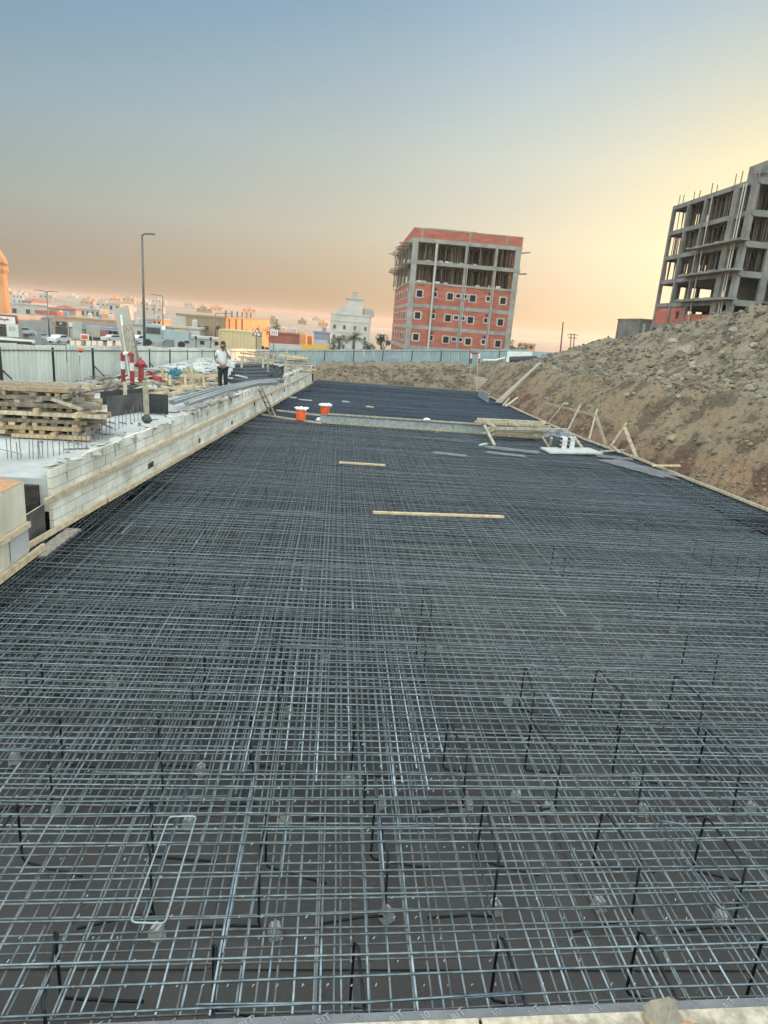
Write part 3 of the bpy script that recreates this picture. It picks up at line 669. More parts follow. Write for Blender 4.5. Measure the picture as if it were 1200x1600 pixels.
# bent bar ends in the dark gap under the wall
be = MB()
for i in range(90):
    t = i * .16 + rnd(-.05, .05) - 2; be.tube([wp(t, -.42, LOW), wp(t + rnd(-.05, .05), -.3, LOW), wp(t + rnd(-.03, .03), -.28, -.03), wp(t + rnd(-.05, .1), .1, -.03)], .01, 5)
tag(be.build('hooked_bar_end', 'dark_steel'), 'row of dark hooked bar ends in the gap under the block wall', 'bar ends', kind='stuff')
# end stub of the wall at the far corner, built of brown boards
en = thing('end_formwork', 'short brown boarded formwork closing the far end of the block wall', 'formwork', wp(WL + .2, 0, .03))
for i in range(6):
    MB().bar(wp(WL + .22 + i * .27, .04 + rnd(-.01, .01), .05), wp(WL + .22 + i * .27, .04, 1.0 + rnd(-.12, .08)), .24, .03, up=WN).build('board', 'pine' if i else 'ply_dark', en)
MB().bar(wp(WL, -.1, .5), wp(WL + 1.7, -.1, .5), .05, .8).build('backing', 'grey_wood', en)

# cast concrete block with sand on top at the left frame edge
cb = thing('concrete_footing', 'pale board marked concrete footing topped with orange sand at the left frame edge', 'footing', (-5.2, 8.4, .05))
CX0 = -4.33
c = MB()
for i, (y0, y1) in enumerate(((7.2, 8.78), (8.785, 9.42))):
    c.aabb((-6.6, y0, .06), (CX0 + (.0 if i == 0 else -.012), y1, 1.17), .5)
c.build('cast_body', 'cast', cb)
s_ = MB(); k = 12
vs = [(lerp(-6.7, CX0 - .02, i / k), lerp(7.2, 9.43, j / k), 1.18 + (.16 * math.sin(math.pi * min(1, .15 + .85 * (1 - i / k)) * .5) * (1 if 0 < j < k else .3) + .03 * n3(i * .7, j * .7, 1)) * (0 if i == k else 1)) for j in range(k + 1) for i in range(k + 1)]
s_.add(vs, [(j * (k + 1) + i, j * (k + 1) + i + 1, (j + 1) * (k + 1) + i + 1, (j + 1) * (k + 1) + i) for j in range(k) for i in range(k)], .5)
s_.build('sand_cap', 'soil', cb, smooth=True)
pl_ = MB(); pl_.aabb((CX0, 8.86, .16), (CX0 + .006, 9.41, .50), .5); pl_.build('render_patch', 'concrete', cb)
MB().bar((CX0 + .03, 7.2, .555), (CX0 + .03, 9.40, .56), .05, .085).build('upper_timber_strip', 'yellow_wood', cb)
MB().bar((CX0 + .035, 7.2, .085), (CX0 + .045, 9.78, .085), .05, .10).build('lower_timber_strip', 'yellow_wood', cb)
# opening between footing and wall
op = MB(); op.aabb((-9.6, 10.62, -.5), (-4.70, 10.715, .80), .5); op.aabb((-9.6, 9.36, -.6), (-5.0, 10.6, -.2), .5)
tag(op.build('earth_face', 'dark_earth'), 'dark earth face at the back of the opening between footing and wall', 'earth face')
for i, (y0, y1, z1, lab) in enumerate(((9.45, 9.83, .42, 'shorter dark plywood panel closing the opening beside the concrete footing'), (9.85, 10.62, .44, 'taller stained plywood panel closing the opening beside the block wall'))):
    q = thing('plywood_panel', lab, 'panel', (-4.62, (y0 + y1) / 2, -.2))
    MB().aabb((-4.62, y0, -.2), (-4.60, y1, z1 + .06 * i), .5).build('sheet', 'ply', q)
    MB().aabb((-4.621, y0, z1 + .061 * i), (-4.599, y1, z1 + .064 * i + .004), .5).build('pale_edge', 'pale_wood', q)
tag(MB().bar((-4.30, 9.55, .0), (-4.28, 10.95, -.01), .22, .035).build('plank', 'grey_wood'), 'short grey plank lying on the mat below the plywood panels', 'plank')

# starter bars along the slab edge
sbm = MB().tube([(0, 0, -.1), (0, 0, .38)], .008, 6); sb0 = tag(sbm.build('starter_bar', 'steel_low', origin=(0, 0, 0)), 'short vertical steel bar in the row along the slab edge', 'steel bar', 'starter bars along the slab edge')
k = 0
for u, v in ((12, 717), (18, 716), (28, 718), (33, 716), (46, 717), (52, 717), (60, 718), (63, 716), (67, 716), (75, 715), (84, 713), (93, 711), (100, 709), (108, 707), (116, 704), (122, 701), (128, 699), (135, 696), (141, 693), (148, 690), (154, 687), (160, 684), (166, 681), (172, 678), (180, 674), (186, 671), (192, 668), (197, 665), (204, 662), (210, 660), (216, 658), (221, 655)):
    p = UZ(u, v, ZS)
    if k == 0: sb0.location = p
    else: c_ = dup(sb0, p, rnd(0, 6)); c_.rotation_euler = (rnd(-.05, .05), rnd(-.05, .05), 0); c_.scale.z = rnd(.8, 1.1)
    k += 1
tag(MB().tube([UZ(-8, 700, ZS + .2), UZ(20, 706, ZS + .22), UZ(35, 710, ZS + .22)], .009, 6).build('steel_bar', 'steel_low'), 'thin bar lying sideways across the starter bars at the left edge', 'steel bar')

# ------------------------------------------------------------------ lumber stack
LC = Vector((-5.98, 14.6, ZS))
def plank(p0, p1, wd, ht, m, label, group, up=(0, 0, 1)):
    return tag(MB().bar(p0, p1, wd, ht, up, var=random.random()).build('plank', m), label, 'plank', group)
z = ZS + .03; GR = 'planks of the big lumber stack'
ax, ay = Vector((math.cos(.12), math.sin(.12), 0)), Vector((-math.sin(.12), math.cos(.12), 0))
NL = 13
for L_ in range(NL):
    top_ = L_ >= 11; ht = rnd(.055, .075) if L_ % 2 else rnd(.07, .09)
    lab = ['grey plank in the bottom courses of the big lumber stack', 'rough brown plank in the middle courses of the big lumber stack', 'pale pine plank on the top of the big lumber stack'][0 if L_ < 4 else 1 if L_ < 12 else 2]
    g = ['bottom planks of the big lumber stack', 'middle planks of the big lumber stack', 'top planks of the big lumber stack'][0 if L_ < 4 else 1 if L_ < 12 else 2]
    o = LC + Vector((rnd(-.06, .06) + (.0 if L_ < 3 else -.28 if L_ > 8 else -.1), rnd(-.05, .05), 0))
    m_ = ['grey_wood', 'pine', 'pale_wood', 'grey_wood', 'pine']
    if L_ % 2 == 0:
        n_ = 6 if L_ < 12 else 5
        for i in range(n_):
            s = o + ay * (-.6 + 1.2 * i / (n_ - 1) + rnd(-.03, .03)); l = rnd(.75, 1.0) if L_ < 3 else rnd(.85, 1.4); sh = rnd(-.4, .25)
            plank(s - ax * (l - sh) + Vector((0, 0, z + ht / 2 - ZS)), s + ax * (l + sh * .4) * .92 + ay * rnd(-.09, .09) + Vector((0, 0, z + ht / 2 - ZS + rnd(-.01, .02))), rnd(.1, .2), ht, random.choice(m_), lab, g)
    else:
        n_ = 9
        for i in range(n_):
            s = o + ax * (-.85 + 1.6 * i / (n_ - 1) + rnd(-.05, .05)); l = rnd(.5, .78)
            if random.random() < .18: continue
            plank(s - ay * (l + rnd(-.1, .14)) + ax * rnd(-.06, .06) + Vector((0, 0, z + ht / 2 - ZS)), s + ay * l + ax * rnd(-.06, .06) + Vector((0, 0, z + ht / 2 - ZS)), rnd(.08, .13), ht, random.choice(['pine', 'pine', 'grey_wood', 'yellow_wood']), lab, g)
    z += ht + .004
# loose pieces on the stack
def stick(name, a, b_, za, zb, wd, ht, m, label, cat='plank', group=None, up=(0, 0, 1)):
    p, q = (UZ(*a, za) if not isinstance(a, Vector) else a), (UZ(*b_, zb) if not isinstance(b_, Vector) else b_)
    return tag(MB().bar(p, q, wd, ht, up).build(name, m), label, cat, group)
Y_ = 13.75
stick('plank', UY(82, 624, Y_), UY(128, 640, Y_ - .2), 0, 0, .07, .05, 'pale_wood', 'pale short plank leaning across the front of the lumber stack')
stick('plank', UY(116, 650, Y_ + .0), UY(163, 636, Y_ + 1.2), 0, 0, .09, .09, 'yellow_wood', 'bright pine plank jutting from the right front of the lumber stack')
stick('plank', UY(56, 612, 14.6), UY(82, 600, 15.6), 0, 0, .2, .04, 'yellow_wood', 'wide yellow board tilted up behind the top of the lumber stack')
for i in range(6):
    stick('plank', UY(78 + i * 6, 613.5, 14.2) , UY(128 + i * 6, 602 + i * .4, 16.0), 0, 0, .085, .06, random.choice(['pale_wood', 'yellow_wood']), 'pale plank in the slanting top row of the lumber stack', group='slanting top row of planks')
stick('plank', UY(-10, 648, 14.6), UY(16, 641, 14.9), 0, 0, .2, .05, 'yellow_wood', 'yellow plank end poking in from the left frame edge')
for i in range(3): stick('plank', UZ(-8, 632 + i * 5, 1.55 - i * .13), UY(70, 622 + i * 9, 14.0), 0, 0, .18, .11, 'grey_wood', ['upper grey beam', 'middle grey beam', 'lower grey beam'][i] + ' sticking out at the left of the lumber stack')

# plywood formwork box beside the stack
def quadpanel(name, a, b_, h, th, m, label, z0=ZS, parent=None):
    p, q = UZ(*a, z0), UZ(*b_, z0); d = (q - p).normalized(); n_ = Vector((d.y, -d.x, 0)) * th
    mb = MB().hexa([p, q, q - n_, p - n_, p + Vector((0, 0, h)), q + Vector((0, 0, h)), q - n_ + Vector((0, 0, h)), p - n_ + Vector((0, 0, h))], .5)
    return tag(mb.build(name, m, parent), label, 'panel') if parent is None else mb.build(name, m, parent)
quadpanel('plywood_panel', (169, 652), (227, 643), .52, .02, 'ply', 'brown stained plywood panel standing right of the lumber stack')
quadpanel('plywood_panel', (233, 646), (263, 648), .54, .02, 'ply_dark', 'black plywood panel standing right of the tall wooden post')
quadpanel('plywood_panel', (158, 633), (232, 625), .38, .02, 'ply_dark', 'long black plywood panel behind the brown stained panel')
pp = UZ(229, 658, ZS)
tag(MB().bar(pp, pp + Vector((-.02, .02, 1.02)), .1, .1, up=(0, 1, 0)).build('timber_post', 'pale_wood'), 'upright pale timber post standing at the corner of the plywood panels', 'post')
q_ = UZ(180, 645, ZS); tag(MB().bar(q_ + Vector((0, .9, 0)), q_ + Vector((0, .9, .72)), .09, .06, up=(0, 1, 0)).build('timber_post', 'pale_wood'), 'short wooden post behind the brown plywood panel', 'post')
# black cloth bundle at the post foot
tag(MB().rock(UZ(228, 660, ZS) + Vector((.06, -.12, .1)), .14, .5, 1.3).build('rubber_boot_cover', 'tarp'), 'black crumpled plastic wrapped at the foot of the tall wooden post', 'plastic')

# ------------------------------------------------------------------ clutter on the slab
def gz(u, v): return UZ(u, v, ZS)
hy = thing('fire_hydrant', 'red dry barrel fire hydrant standing on the slab beside the tall wooden post', 'hydrant', gz(221, 604))
p = gz(221, 604); k = .98
MB().lathe(p, [(.15, 0), (.15, .05), (.10, .06), (.095, .22), (.14, .24), (.14, .28), (.095, .30), (.095, .70), (.12, .72), (.12, .78)], 14).build('barrel', 'red', hy)
MB().lathe(p + Vector((0, 0, .78)), [(.17, 0), (.17, .05), (.14, .10), (.09, .16), (.05, .18)], 14).build('bonnet', 'red', hy)
MB().lathe(p + Vector((0, 0, .96)), [(.035, 0), (.035, .07)], 6).build('operating_nut', 'red', hy)
for s in (-1, 1): MB().tube([p + Vector((s * .09, 0, .74)), p + Vector((s * .22, 0, .74))], .055, 10).build('hose_outlet', 'red', hy)
# red and white pipe frame
pf = thing('pipe_barrier', 'red and white painted pipe barrier frame standing before the fence', 'barrier', gz(200, 602))
a, b_ = gz(193, 601), gz(207, 604); hgt = 1.12
def striped(nm, p, q, r, cols):
    n_ = len(cols)
    for i, c_ in enumerate(cols): MB().tube([p.lerp(q, i / n_), p.lerp(q, (i + 1) / n_)], r, 10).build(nm, c_, pf)
striped('left_post', a, a + Vector((0, 0, hgt)), .075, ['red', 'red', 'white', 'red'])
striped('right_post', b_, b_ + Vector((0, 0, hgt)), .075, ['red', 'red', 'white', 'red'])
striped('top_rail', a + Vector((0, 0, hgt)), b_ + Vector((0, 0, hgt)), .075, ['red', 'white', 'white', 'red'])
# leaning tall boards
stick('leaning_board', UY(214, 598, 28.4), UY(189, 480, 29.6), 0, 0, .62, .04, 'cream', 'tall cream board leaning against the fence behind the pipe barrier', 'board', up=(0, 1, 0))
stick('leaning_board', UY(213, 603, 27.9), UY(198, 508, 28.9), 0, 0, .38, .05, 'grey_wood', 'tall grey plank leaning in front of the cream board', 'board', up=(0, 1, 0))
stick('leaning_board', UY(204, 600, 28.0), UY(189, 492, 29.2), 0, 0, .07, .06, 'white', 'thin white batten leaning beside the grey plank', 'batten', up=(0, 1, 0))
# red pipes and fittings on the ground
for i, (a, b_, l) in enumerate((((236, 592), (268, 600), 'long red pipe lying right of the hydrant'), ((233, 589), (250, 598), 'short red pipe with flange lying behind the long red pipe'))):
    q = thing('red_pipe', l, 'pipe', gz(*a)); A, B = gz(*a) + Vector((0, 0, .12)), gz(*b_) + Vector((0, 0, .10))
    MB().tube([A, B], .09 if i else .07, 10).build('barrel', 'red', q); d = (B - A).normalized(); MB().tube([A, A + d * .05], .15, 10).build('flange', 'red', q)
# crumpled heaps
def heap(name, u, v, sx, sy, sz, m, label, cat, z0=ZS, seed=0, amp=.35):
    c = UZ(u, v, z0); b = MB(); nu, nv = 18, 9; vs = []
    for j in range(nv + 1):
        t = j / nv * math.pi / 2
        for i in range(nu):
            a = 2 * math.pi * i / nu; k = 1 + amp * noise.noise(Vector((math.cos(a) * 2 + seed, math.sin(a) * 2, t * 3)))
            vs.append(c + Vector((sx * math.cos(a) * math.cos(t) * k, sy * math.sin(a) * math.cos(t) * k, sz * math.sin(t) * k * (1 + .25 * noise.noise(Vector((i * 1.3, j * 1.7, seed)))) - .01)))
    b.add(vs, [(j * nu + i, j * nu + (i + 1) % nu, (j + 1) * nu + (i + 1) % nu, (j + 1) * nu + i) for j in range(nv) for i in range(nu)], .5)
    return tag(b.build(name, m), label, cat)
heap('tarpaulin', 277, 592, .42, .3, .38, 'teal', 'crumpled teal tarpaulin heaped on the slab near the fence', 'tarpaulin', seed=2, amp=.6)
heap('woven_sack', 310, 587, .28, .22, .6, 'sack', 'white woven sack standing among timbers left of the man', 'sack', seed=5)
heap('woven_sack', 300, 588, .3, .25, .3, 'grey_wood', 'brown slumped sack beside the white sack', 'sack', seed=8)
heap('debris_heap', 232, 606, .5, .3, .2, 'red', 'red plastic scraps heaped behind the hydrant', 'debris', seed=9, amp=.5) if False else None
# plastic conduit bundle along the wall top
for i, (pts, l) in enumerate((([(268, 631), (330, 612), (385, 601), (420, 597), (440, 596)], 'outer bundle of grey bars lying along the wall top'), ([(292, 633), (350, 613), (400, 601), (432, 600)], 'inner bundle of grey bars lying along the wall top'))):
    q = thing('bar_bundle', l, 'bar bundle', UZ(*pts[0], ZW + .05))
    ctr = [UZ(u, v, ZW + .02 + .02 * i) for u, v in pts]
    for k in range(12):
        dx, dz = .10 * math.cos(k * 2.4) * (k / 12) ** .5, .07 * math.sin(k * 2.4) * (k / 12) ** .5
        MB().tube([c + Vector((dx + rnd(-.012, .012), dx * .2, dz + .05)) for c in ctr], .028, 6).build('bar', 'pipe', q, smooth=True)
# timber trestles and offcuts
def trestle(u, v, l, label, rz=0., z0=ZS, hh=.5, m='yellow_wood'):
    c = UZ(u, v, z0); q = thing('trestle', label, 'trestle', c); r = Matrix.Rotation(rz, 3, 'Z')
    W = lambda x, y, z_: c + r @ Vector((x, y, z_))
    MB().bar(W(-l / 2, 0, hh), W(l / 2, 0, hh), .1, .09).build('top_beam', m, q)
    for sx in (-1, 1):
        for sy in (-1, 1): MB().bar(W(sx * l * .38, sy * .2, 0), W(sx * l * .36, sy * .03, hh - .03), .08, .05).build('leg', m, q)
        MB().bar(W(sx * l * .38, -.14, hh * .4), W(sx * l * .38, .14, hh * .4), .06, .04).build('brace', m, q)
trestle(302, 609, 1.0, 'small new timber trestle beside the bar bundles', .7)
trestle(328, 606, 1.1, 'second timber trestle with tilted beam nearer the man', .9, hh=.45)
trestle(394, 583, 1.4, 'pale wooden trestle standing on black sheets right of the man', .2, hh=.75, m='pale_wood')
trestle(437, 578, 1.0, 'pale wooden frame trestle near the far lumber pile', .1, hh=.8, m='pale_wood')
for i in range(95):
    u, v = rnd(236, 345), rnd(584, 622)
    if v > 640 - (u - 200) * .15: continue
    c = gz(u, v); a = rnd(-.7, .9); l = rnd(.25, .8); d = Vector((math.cos(a), math.sin(a), rnd(-.12, .25))) * l
    tag(MB().bar(c + Vector((0, 0, rnd(.04, .22))) - d * .5, c + Vector((0, 0, .16)) + d * .5, rnd(.06, .12), rnd(.04, .08)).build('offcut', random.choice(['pale_wood', 'grey_wood', 'yellow_wood', 'grey_wood'])), 'scrap timber offcut strewn on the slab between hydrant and man', 'offcut', 'timber offcuts strewn on the slab')
for i in range(46):
    u, v = rnd(148, 222), rnd(592, 620)
    c = gz(u, v); a = rnd(-.9, .9); l = rnd(.3, .9); d = Vector((math.cos(a), math.sin(a), rnd(-.05, .3))) * l
    tag(MB().bar(c + Vector((0, 0, .08)) - d * .5, c + Vector((0, 0, .14)) + d * .5, rnd(.06, .16), rnd(.03, .06)).build('offcut', random.choice(['pale_wood', 'grey_wood', 'ply'])), 'scrap board strewn before the fence behind the lumber stack', 'offcut', 'scrap boards strewn before the fence')
# black sheets and panels beyond the man
for i in range(5):
    a, b_ = gz(366 + i * 3, 601 - i * 5), gz(432 - i * 2, 599 - i * 5)
    tag(MB().bar(a + Vector((0, 0, .12 + .03 * i)), b_ + Vector((0, 0, .16 + .02 * i)), .9, .16, var=.3 + .1 * i).build('panel_stack', 'tarp'), ['lowest', 'second', 'middle', 'fourth', 'topmost'][i] + ' black formwork panel stacked behind the standing man', 'panel')
stick('white_batten', (369, 586), (385, 590), ZS + .62, ZS + .5, .1, .05, 'white', 'white batten lying on the black panels right of the man', 'batten')
stick('white_batten', (352, 590), (363, 591), ZS + .5, ZS + .5, .1, .05, 'white', 'short white batten beside the legs of the man', 'batten')
heap('rubber_drum', 430, 596, .35, .3, .62, 'blackp', 'black round bundle beside the far lumber pile', 'bundle', seed=3, amp=.15)
quadpanel('plywood_panel', (432, 595), (443, 592), .6, .02, 'ply_dark', 'small black panel standing beside the black round bundle')
for i in range(34):
    s = random.choice([0, 1]); u, v = (rnd(452, 474), rnd(576, 584)) if s else (rnd(386, 430), rnd(573, 580))
    lv = int(rnd(0, 6)); c = gz(u, v) + Vector((0, 0, .12 + .13 * lv)); a = rnd(-.5, .5) + (0 if s else .2); l = rnd(.7, 1.6)
    d = Vector((math.cos(a), math.sin(a), rnd(-.06, .1))) * l
    tag(MB().bar(c - d * .5, c + d * .5, rnd(.08, .18), rnd(.05, .1)).build('plank', random.choice(['pale_wood', 'yellow_wood', 'grey_wood', 'pine'])), 'plank in the lumber pile at the far end of the wall' if s else 'plank in the lumber pile behind the black panels', 'plank', 'far lumber pile planks' if s else 'planks behind the black panels')
stick('timber_post', gz(418, 590), gz(418, 590) + Vector((0, 0, 1.1)), 0, 0, .09, .06, 'pale_wood', 'upright wooden post before the black panels', 'post', up=(0, 1, 0))
stick('timber_post', gz(446, 586), gz(446, 586) + Vector((0, 0, 1.1)), 0, 0, .09, .06, 'pale_wood', 'upright wooden post left of the far lumber pile', 'post', up=(0, 1, 0))
for i in range(5):
    c = UZ(365 - i * 17, 621 + i * 5.2, ZW); tag(MB().bar(c - WD * .3 + Vector((0, 0, .03)), c + WD * .35 + Vector((0, 0, .03)), .22, .04).build('plank', 'grey_wood'), 'short grey board laid flat on the wall top under the bar bundles', 'plank', 'boards on the wall top')
# ladder of two poles against the wall
ld = thing('wooden_ladder', 'narrow wooden ladder leaning on the block wall', 'ladder', UZ(430, 652, 0))
for k, (a, b_) in enumerate((((423, 650), (404, 607)), ((430, 650), (409, 605)))):
    A = UZ(*a, .03); B = UX(*b_, A.x - .45); MB().bar(A, B, .06, .06).build('rail', 'pale_wood', ld)
    if k == 0: A0, B0 = A, B
for k in range(5): MB().bar(A0.lerp(B0, .12 + k * .19), A.lerp(B, .12 + k * .19), .05, .03).build('rung', 'grey_wood', ld)

# ------------------------------------------------------------------ on the mat
def onmat(name, a, b_, label, z0=.03, wd=.1, ht=.04, m='yellow_wood', cat='plank', z1=None, group=None):
    return stick(name, a, b_, z0, z0 if z1 is None else z1, wd, ht, m, label, cat, group)
onmat('plank', (583, 800.5), (787, 807.5), 'long thin pine plank lying across the middle of the mat', wd=.09)
onmat('plank', (530, 722.5), (602, 727), 'shorter thin pine plank lying farther back on the mat', wd=.11)
onmat('batten', (467, 624), (487, 626), 'white batten lying on the far left of the mat', m='board', cat='batten', wd=.16)
onmat('batten', (452, 620.5), (463, 621.5), 'short white batten near the wall on the far mat', m='board', cat='batten', wd=.14)
onmat('batten', (535, 627), (545, 628), 'small pale batten on the far mat right of the buckets', m='board', cat='batten', wd=.16)
onmat('batten', (573, 635), (583, 636.5), 'small yellow batten on the far mat behind the beam', cat='batten', wd=.16)
onmat('batten', (682, 675), (694, 667), 'stubby pale batten leaning on the galvanised beam', m='pale_wood', cat='batten', z0=.08, z1=.3)
onmat('batten', (750, 695.5), (761, 693), 'small white stick on the mat before the timber bundle', m='board', cat='batten')
# galvanised stop end beam across the mat
A, B = UZ(500, 660, .02), UZ(757, 677.5, .02); Z = Vector((0, 0, 1))
sb_ = thing('stop_end_beam', 'long galvanised mesh stop end with timber edges crossing the mat', 'stop end', A)
mb = MB(); n_ = 26
for i in range(n_):
    a, b_ = A.lerp(B, i / n_), A.lerp(B, (i + .985) / n_); dy = Vector((0, .02 * math.sin(i * 1.7), 0)); mb.hexa([a + dy + Z * .02, b_ + dy + Z * .02, b_ + dy + Vector((0, .02, .02)), a + dy + Vector((0, .02, .02)), a + dy + Z * .30, b_ + dy + Z * .30, b_ + dy + Vector((0, .02, .30)), a + dy + Vector((0, .02, .30))])
mb.build('mesh_face', 'galv', sb_)
MB().bar(A + Vector((.3, .0, .34)), B + Vector((0, 0, .35)), .06, .05).build('top_timber', 'pale_wood', sb_)
MB().bar(A + Vector((0, -.05, .02)), B + Vector((0, -.05, .02)), .07, .06).build('bottom_timber', 'pale_wood', sb_)
t_ = MB()
for i in range(90): c_ = A.lerp(B, (i + .5) / 90); t_.bar(c_ + Vector((0, -.03, .265)), c_ + Vector((0, -.03, .30)), .03, .012, up=(0, 1, 0))
tag(t_.build('perforation', 'dark', sb_), kind='stuff')
onmat('timber_pole', (409, 648), (502, 661), 'front of two slim timber poles between wall and galvanised beam', wd=.06, ht=.06, m='pale_wood', cat='pole')
onmat('timber_pole', (432, 641), (520, 651), 'rear of two slim timber poles between wall and galvanised beam', wd=.06, ht=.06, m='pale_wood', cat='pole', z0=.12)
# orange capped pipes
for (u, v, l) in ((470, 656.5, 'left orange tub capped with white foam beside the slim poles'), (507.5, 650, 'right orange tub capped with white foam at the beam end')):
    c = UZ(u, v, .03); q = thing('orange_tub', l, 'tub', c)
    MB().lathe(c, [(.16, 0), (.175, .02), (.185, .36), (.2, .37), (.2, .41), (.18, .42)], 18).build('tub', 'orange', q, smooth=False)
    f_ = MB()
    for k in range(22): a = k * 2.4; f_.rock(c + Vector((.17 * math.cos(a) * (k / 22) ** .5 * 1.3, .17 * math.sin(a) * (k / 22) ** .5 * 1.3, .43 + rnd(0, .03))), .085, .8, .6)
    f_.build('foam_cap', 'foam', q)
heap('foam_scrap', 500, 657, .16, .12, .12, 'foam', 'white foam scrap lying below the right orange tub', 'scrap', z0=.02, seed=4)
heap('foam_scrap', 667, 656, .16, .1, .08, 'foam', 'white foam scrap lying behind the galvanised beam', 'scrap', z0=.02, seed=6)
# timber bundle at the right edge
tb = [((746, 655), (853, 660.5), .62, .62), ((742, 659.5), (850, 665), .58, .58), ((763, 669), (886, 671.5), .46, .5), ((774, 675), (857, 676.5), .32, .32), ((770, 678.5), (846, 682.5), .2, .15), ((782, 679), (840, 684), .1, .1), ((752, 662), (860, 667), .5, .5)]
tl = ['rearmost long timber of the bundle', 'second long timber of the bundle', 'longest front timber of the bundle', 'timber under the front of the bundle', 'low timber in the bundle', 'lowest timber in the bundle', 'middle timber of the bundle']
for (a, b_, za, zb), l in zip(tb, tl): onmat('timber', a, b_, l + ' at the right side of the mat', z0=za, z1=zb, wd=.12, ht=.09, m='pale_wood', cat='timber')
for a, b_, za, zb, l in (((757, 664.5), (773, 696), .62, .03, 'steep prop under the left end of the timber bundle'), ((759, 659), (776, 668), .66, .55, 'short cross stick on the left end of the bundle'), ((799, 660), (811, 666), .66, .6, 'short stick lying across the bundle middle'), ((831, 663), (846, 667), .66, .55, 'short pale stick lying across the bundle right end'),
    ((847, 682), (858, 699), .4, .03, 'leaning prop left of the white crates'), ((862, 684), (859, 698), .4, .03, 'upright prop beside the white crates'), ((897, 682), (911, 701), .4, .03, 'leaning prop right of the white crates'), ((821, 684.5), (852, 676), .05, .1, 'stick poking out under the bundle'), ((755, 677), (772, 672), .3, .45, 'knotted sticks at the left end of the bundle')):
    onmat('prop', a, b_, l, z0=za, z1=zb, wd=.08, ht=.06, m='pale_wood', cat='prop')
heap('plastic_wrap', 873, 683, .5, .3, .25, 'plastic', 'crumpled grey plastic wrap on the right end of the bundle', 'plastic', z0=.32, seed=11, amp=.7)
pb = [UZ(844, 701, .05), UZ(860, 709, .05), UZ(942, 710, .05), UZ(920, 701.5, .05)]
tag(MB().prism(pb, (0, 0, .05), .5).build('white_board', 'board'), 'flat white board lying on the mat before the white crates', 'board')
for k, (u, l) in enumerate(((877, 'left stack of white slotted plastic blocks'), (889, 'right stack of white slotted plastic blocks'))):
    c = UZ(u, 700.5, .08); q = thing('block_stack', l + ' on the white board', 'block stack', c)
    for i in range(3):
        MB().box(c + Vector((.05, 0, .07 + i * .135)), (.17, .2, .125), .2).build('block', 'board', q)
        MB().box(c + Vector((-.075, 0, .07 + i * .135)), (.06, .16, .06), .2).build('slot', 'dark', q)
for i, (a, l, sx, sy) in enumerate((((800, 704), 'long wrinkled film on the mat left of the white board', .9, .28), ((703, 711), 'wrinkled film patch left of centre on the far mat', .5, .2), ((1000, 733), 'large film sheet along the right edge of the mat', 1.3, .5), ((960, 716), 'film scrap right of the white board', .6, .25), ((790, 711), 'second film patch before the timber bundle', .6, .2))):
    c = UZ(*a, .02); b = MB(); n_ = 12; vs = []
    for j in range(n_ + 1):
        for k in range(n_ + 1):
            s, t = k / n_ * 2 - 1, j / n_ * 2 - 1; e = 1 + .35 * n3(s * 2 + i * 7, t * 2, 1)
            X, Yy = s * sx * e, t * sy * e
            ang = -.25 if i != 2 else -1.1
            vs.append(c + Vector((X * math.cos(ang) - Yy * math.sin(ang), X * math.sin(ang) + Yy * math.cos(ang), .035 + .05 * abs(n3(s * 3 + i * 5, t * 3, 2)))))
    b.add(vs, [(j * (n_ + 1) + k, j * (n_ + 1) + k + 1, (j + 1) * (n_ + 1) + k + 1, (j + 1) * (n_ + 1) + k) for j in range(n_) for k in range(n_)], .5)
    tag(b.build('plastic_film', 'plastic'), l, 'plastic film')

# ------------------------------------------------------------------ right edge formwork and braces
ef = thing('edge_formwork', 'long timber topped formwork edge along the right side of the mat', 'formwork', (edge_x(20), 20, PIT))
Yb = [8.2, 11, 14.2, 17.5, 21.2, 25.0, 28.8, 32.5, 36.4, 40, 43.1]
for y0, y1 in zip(Yb, Yb[1:]):
    a, b_ = Vector((edge_x(y0) + .03, y0, .05)), Vector((edge_x(y1) + .03, y1, .05)); j = rnd(-.015, .015)
    MB().bar(a + Vector((j, 0, 0)), b_ + Vector((j, -.02, rnd(-.015, .015))), .10, .06).build('top_timber', 'pale_wood', ef)
    MB().bar(a + Vector((0.0, 0, -.38)), b_ + Vector((0.0, 0, -.38)), .05, .66, var=.5).build('side_panel', 'ply_dark', ef)
MB().bar((-1.3, MAT_Y1 + .03, .0), (9.1, MAT_Y1 + .03, .0), .05, .08).build('far_timber', 'grey_wood', ef)
MB().bar((-1.3, MAT_Y1 + .05, -.36), (9.1, MAT_Y1 + .05, -.36), .04, .6).build('far_panel', 'ply_dark', ef)
brs = [((833.6, 653), (857, 620), 'first'), ((855.6, 662), (882, 629), 'second'), ((885.6, 676), (907, 633), 'third'), ((920.6, 686), (933, 639), 'fourth'), ((947, 696), (931, 648), 'fifth, thickest,'), ((954, 698), (979, 661), 'sixth'), ((995, 715), (976, 668), 'seventh, thickest,')]
for a, b_, n_ in brs:
    A = UZ(*a, .08); B = UX(*b_, A.x + .5); B = B if B.y < A.y + 1.0 else UY(*b_, A.y + .5)
    tag(MB().bar(A, B, .07, .05 if 'thick' not in n_ else .09).build('brace', 'pale_wood'), n_ + ' timber brace from the far end leaning out from the right edge formwork', 'brace')
A = UX(852, 629.5, 10.02); B = UX(930, 649.5, 10.38)
tag(MB().bar(A, B, .06, .09).build('brace_rail', 'pale_wood'), 'long timber rail joining the tops of the leaning braces', 'rail')
onmat('stake', (938, 705.6), (975, 703), 'pale stick lying across the right formwork edge', z0=.1, m='pale_wood', cat='stick')
onmat('stake', (957, 697), (968, 707), 'short pale stick on the right formwork edge near the braces', z0=.12, m='pale_wood', cat='stick', wd=.08)
